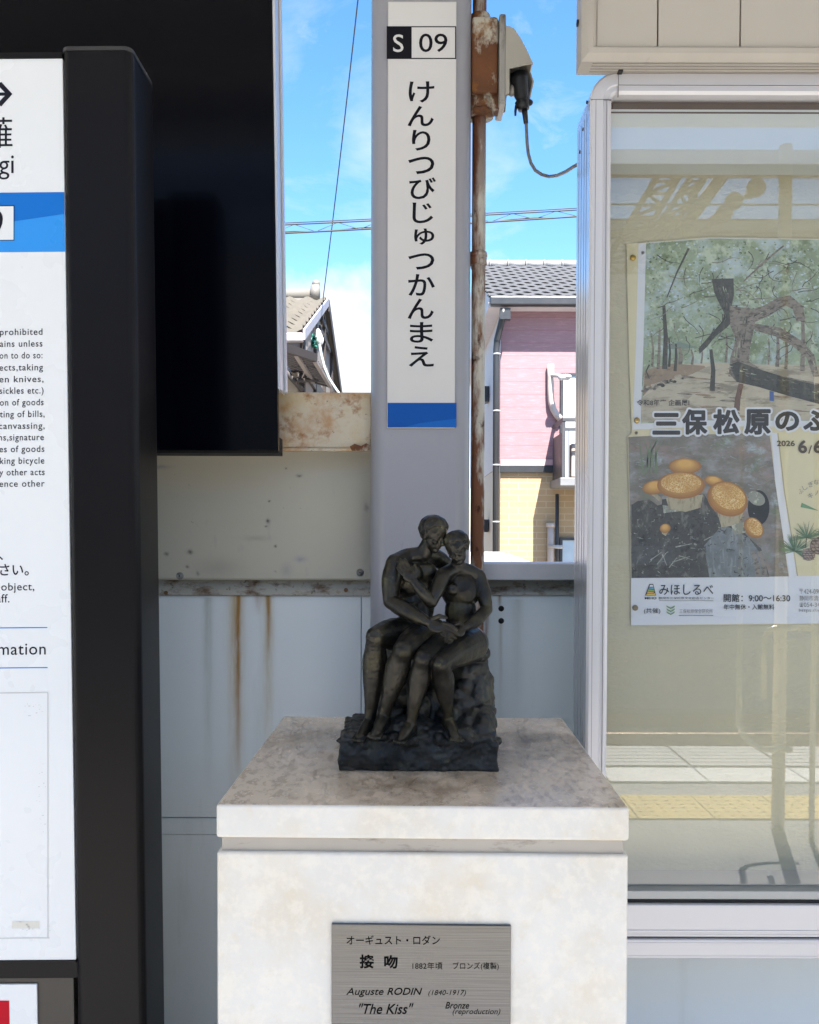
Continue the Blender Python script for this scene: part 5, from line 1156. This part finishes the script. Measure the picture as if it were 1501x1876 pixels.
for k in range(26): ell(t, sp_(rg.uniform(690, 890), rg.uniform(1240, 1345), rg.uniform(.0, .03)), (rg.uniform(16, 36) * SC, rg.uniform(12, 26) * SC, rg.uniform(14, 34) * SC))
cast('rock_base', t, m_bzr, st, .0014, 4, .0042, 34)
DWN = Vector((0, 0, -1)); CAMD = Vector((0, -1, 0)); RGT = Vector((1, 0, 0))
# figure at left
t = Lump()
pel, che, nk = sp_(768, 1158, .0), sp_(756, 1064, .0), sp_(776, 1016, .004)
shL, shR = sp_(726, 1032, .02), sp_(806, 1026, -.02)
ell(t, pel, (44 * SC, 37 * SC, 32 * SC)); ell(t, sp_(762, 1112, .0), (37 * SC, 30 * SC, 46 * SC)); ell(t, che, (45 * SC, 32 * SC, 44 * SC), RGT + CAMD * -.35); ell(t, sp_(752, 1052, .018), (25 * SC, 15 * SC, 20 * SC), RGT); ell(t, sp_(781, 1048, .008), (22 * SC, 15 * SC, 19 * SC), RGT)
chain(t, [shL, sp_(748, 1020, .006), nk], [19, 17, 16]); chain(t, [shR, sp_(790, 1018, -.01), nk], [18, 17, 16])
ell(t, shL + Vector((-.001, -.003, -.004)), (20 * SC, 19 * SC, 24 * SC)); ell(t, sp_(757, 1128, .022), (14 * SC, 8 * SC, 26 * SC)); ell(t, sp_(775, 1128, .020), (12 * SC, 8 * SC, 26 * SC))
hA = sp_(795, 979, .014); chain(t, [nk, sp_(784, 1000, .008), hA], [17, 15.5, 14])
head(t, hA, Vector((.66, -.66, -.36)), Vector((.20, -.15, 1)), 34 * SC, 'short')
elL = sp_(716, 1102, .038); wrL = sp_(784, 1140, .078)
chain(t, [shL, sp_(718, 1062, .03), elL], [20, 19.5, 14.5]); chain(t, [elL, sp_(744, 1118, .058), wrL], [14.5, 16, 9.5])
hand(t, wrL, sp_(822, 1156, .088) - wrL, Vector((.25, -.2, 1)), Vector((.2, -1, .45)), 1.15, .3)
chain(t, [shR, sp_(840, 1054, -.035), sp_(876, 1078, -.03)], [17, 15, 12])
hw = sp_(882, 1082, -.012); chain(t, [sp_(876, 1078, -.03), hw], [11, 8.5]); hand(t, hw, Vector((-.35, -.8, -.25)), Vector((0, -.2, 1)), Vector((1, -.5, 0)), 1.05, .5)
for hp, kn, an, ft in (((748, 1168, .0), (690, 1166, .066), (678, 1322, .050), Vector((-.45, -1, -.05))), ((786, 1172, .015), (740, 1190, .092), (703, 1312, .066), Vector((-.35, -1, -.15)))):
    h, k_, a = sp_(*hp), sp_(*kn), sp_(*an)
    up_ = Vector((0, 0, 1)); chain(t, [h, h.lerp(k_, .35) + up_ * 5 * SC, h.lerp(k_, .72) + up_ * 4 * SC, k_], [35, 33, 27, 20]); ell(t, k_ + CAMD * 7 * SC + up_ * 1 * SC, (14 * SC, 11 * SC, 15 * SC))
    bk = Vector((0, .008, 0)); chain(t, [k_, k_.lerp(a, .12) + bk * .5, k_.lerp(a, .32) + bk, k_.lerp(a, .6) + bk * .3, k_.lerp(a, .85), a], [20, 19.5, 23.5, 17.5, 12, 11.5]); foot(t, a, ft, 1.18)
cast('seated_figure', t, m_bz, st, .0009, 7, .0005, 90)
# figure at right, leaning on the other's shoulder
t = Lump()
pel, che, nk = sp_(842, 1162, .008), sp_(842, 1082, .008), sp_(840, 1040, .012)
shL, shR = sp_(812, 1054, .026), sp_(876, 1056, .0)
ell(t, pel, (42 * SC, 37 * SC, 32 * SC)); ell(t, sp_(844, 1122, .008), (31 * SC, 26 * SC, 42 * SC)); ell(t, che, (37 * SC, 27 * SC, 38 * SC), RGT + CAMD * .35)
for px, d in ((828, .026), (854, .022)): ell(t, sp_(px, 1080, d), (13 * SC, 10 * SC, 12 * SC))
chain(t, [shL, sp_(827, 1045, .014), nk], [15, 14, 13]); chain(t, [shR, sp_(858, 1046, .006), nk], [15, 14, 13])
hB = sp_(838, 1004, .024); chain(t, [nk, sp_(839, 1024, .018), hB], [13.5, 12.5, 12])
head(t, hB, Vector((-.42, -.82, -.38)), Vector((-.36, -.12, 1)), 31 * SC, 'bun')
elR = sp_(892, 1116, .018); wrR = sp_(850, 1150, .064)
chain(t, [shR, sp_(886, 1086, .008), elR], [15.5, 14.5, 11.5]); chain(t, [elR, sp_(873, 1136, .042), wrR], [11.5, 12.5, 7.5])
hand(t, wrR, sp_(815, 1172, .092) - wrR, Vector((.1, -.4, 1)), Vector((0, -1, .6)), 1.0, .3)
elL = sp_(790, 1104, .056); wrL = sp_(758, 1066, .060)
chain(t, [shL, sp_(800, 1082, .046), elL], [15, 14, 11]); chain(t, [elL, sp_(775, 1086, .062), wrL], [11.5, 11, 7.5])
hand(t, wrL, sp_(740, 1040, .052) - wrL, Vector((1, 0, .4)), Vector((-.2, -1, .3)), 1.0, .35)
for hp, kn, an, ft in (((832, 1178, .012), (776, 1206, .096), (752, 1326, .078), Vector((-.5, -1, -.1))), ((862, 1180, .012), (808, 1216, .100), (822, 1318, .064), Vector((.35, -1, -.25)))):
    h, k_, a = sp_(*hp), sp_(*kn), sp_(*an)
    up_ = Vector((0, 0, 1)); chain(t, [h, h.lerp(k_, .35) + up_ * 4 * SC, h.lerp(k_, .72) + up_ * 3 * SC, k_], [36, 33, 25, 18]); ell(t, k_ + CAMD * 6 * SC, (12 * SC, 10 * SC, 13 * SC))
    bk = Vector((0, .007, 0)); chain(t, [k_, k_.lerp(a, .12) + bk * .5, k_.lerp(a, .32) + bk, k_.lerp(a, .6) + bk * .3, k_.lerp(a, .85), a], [18, 17.5, 21, 15.5, 10.5, 10]); foot(t, a, ft, 1.08)
cast('seated_figure', t, m_bz, st, .0009, 7, .00045, 90)
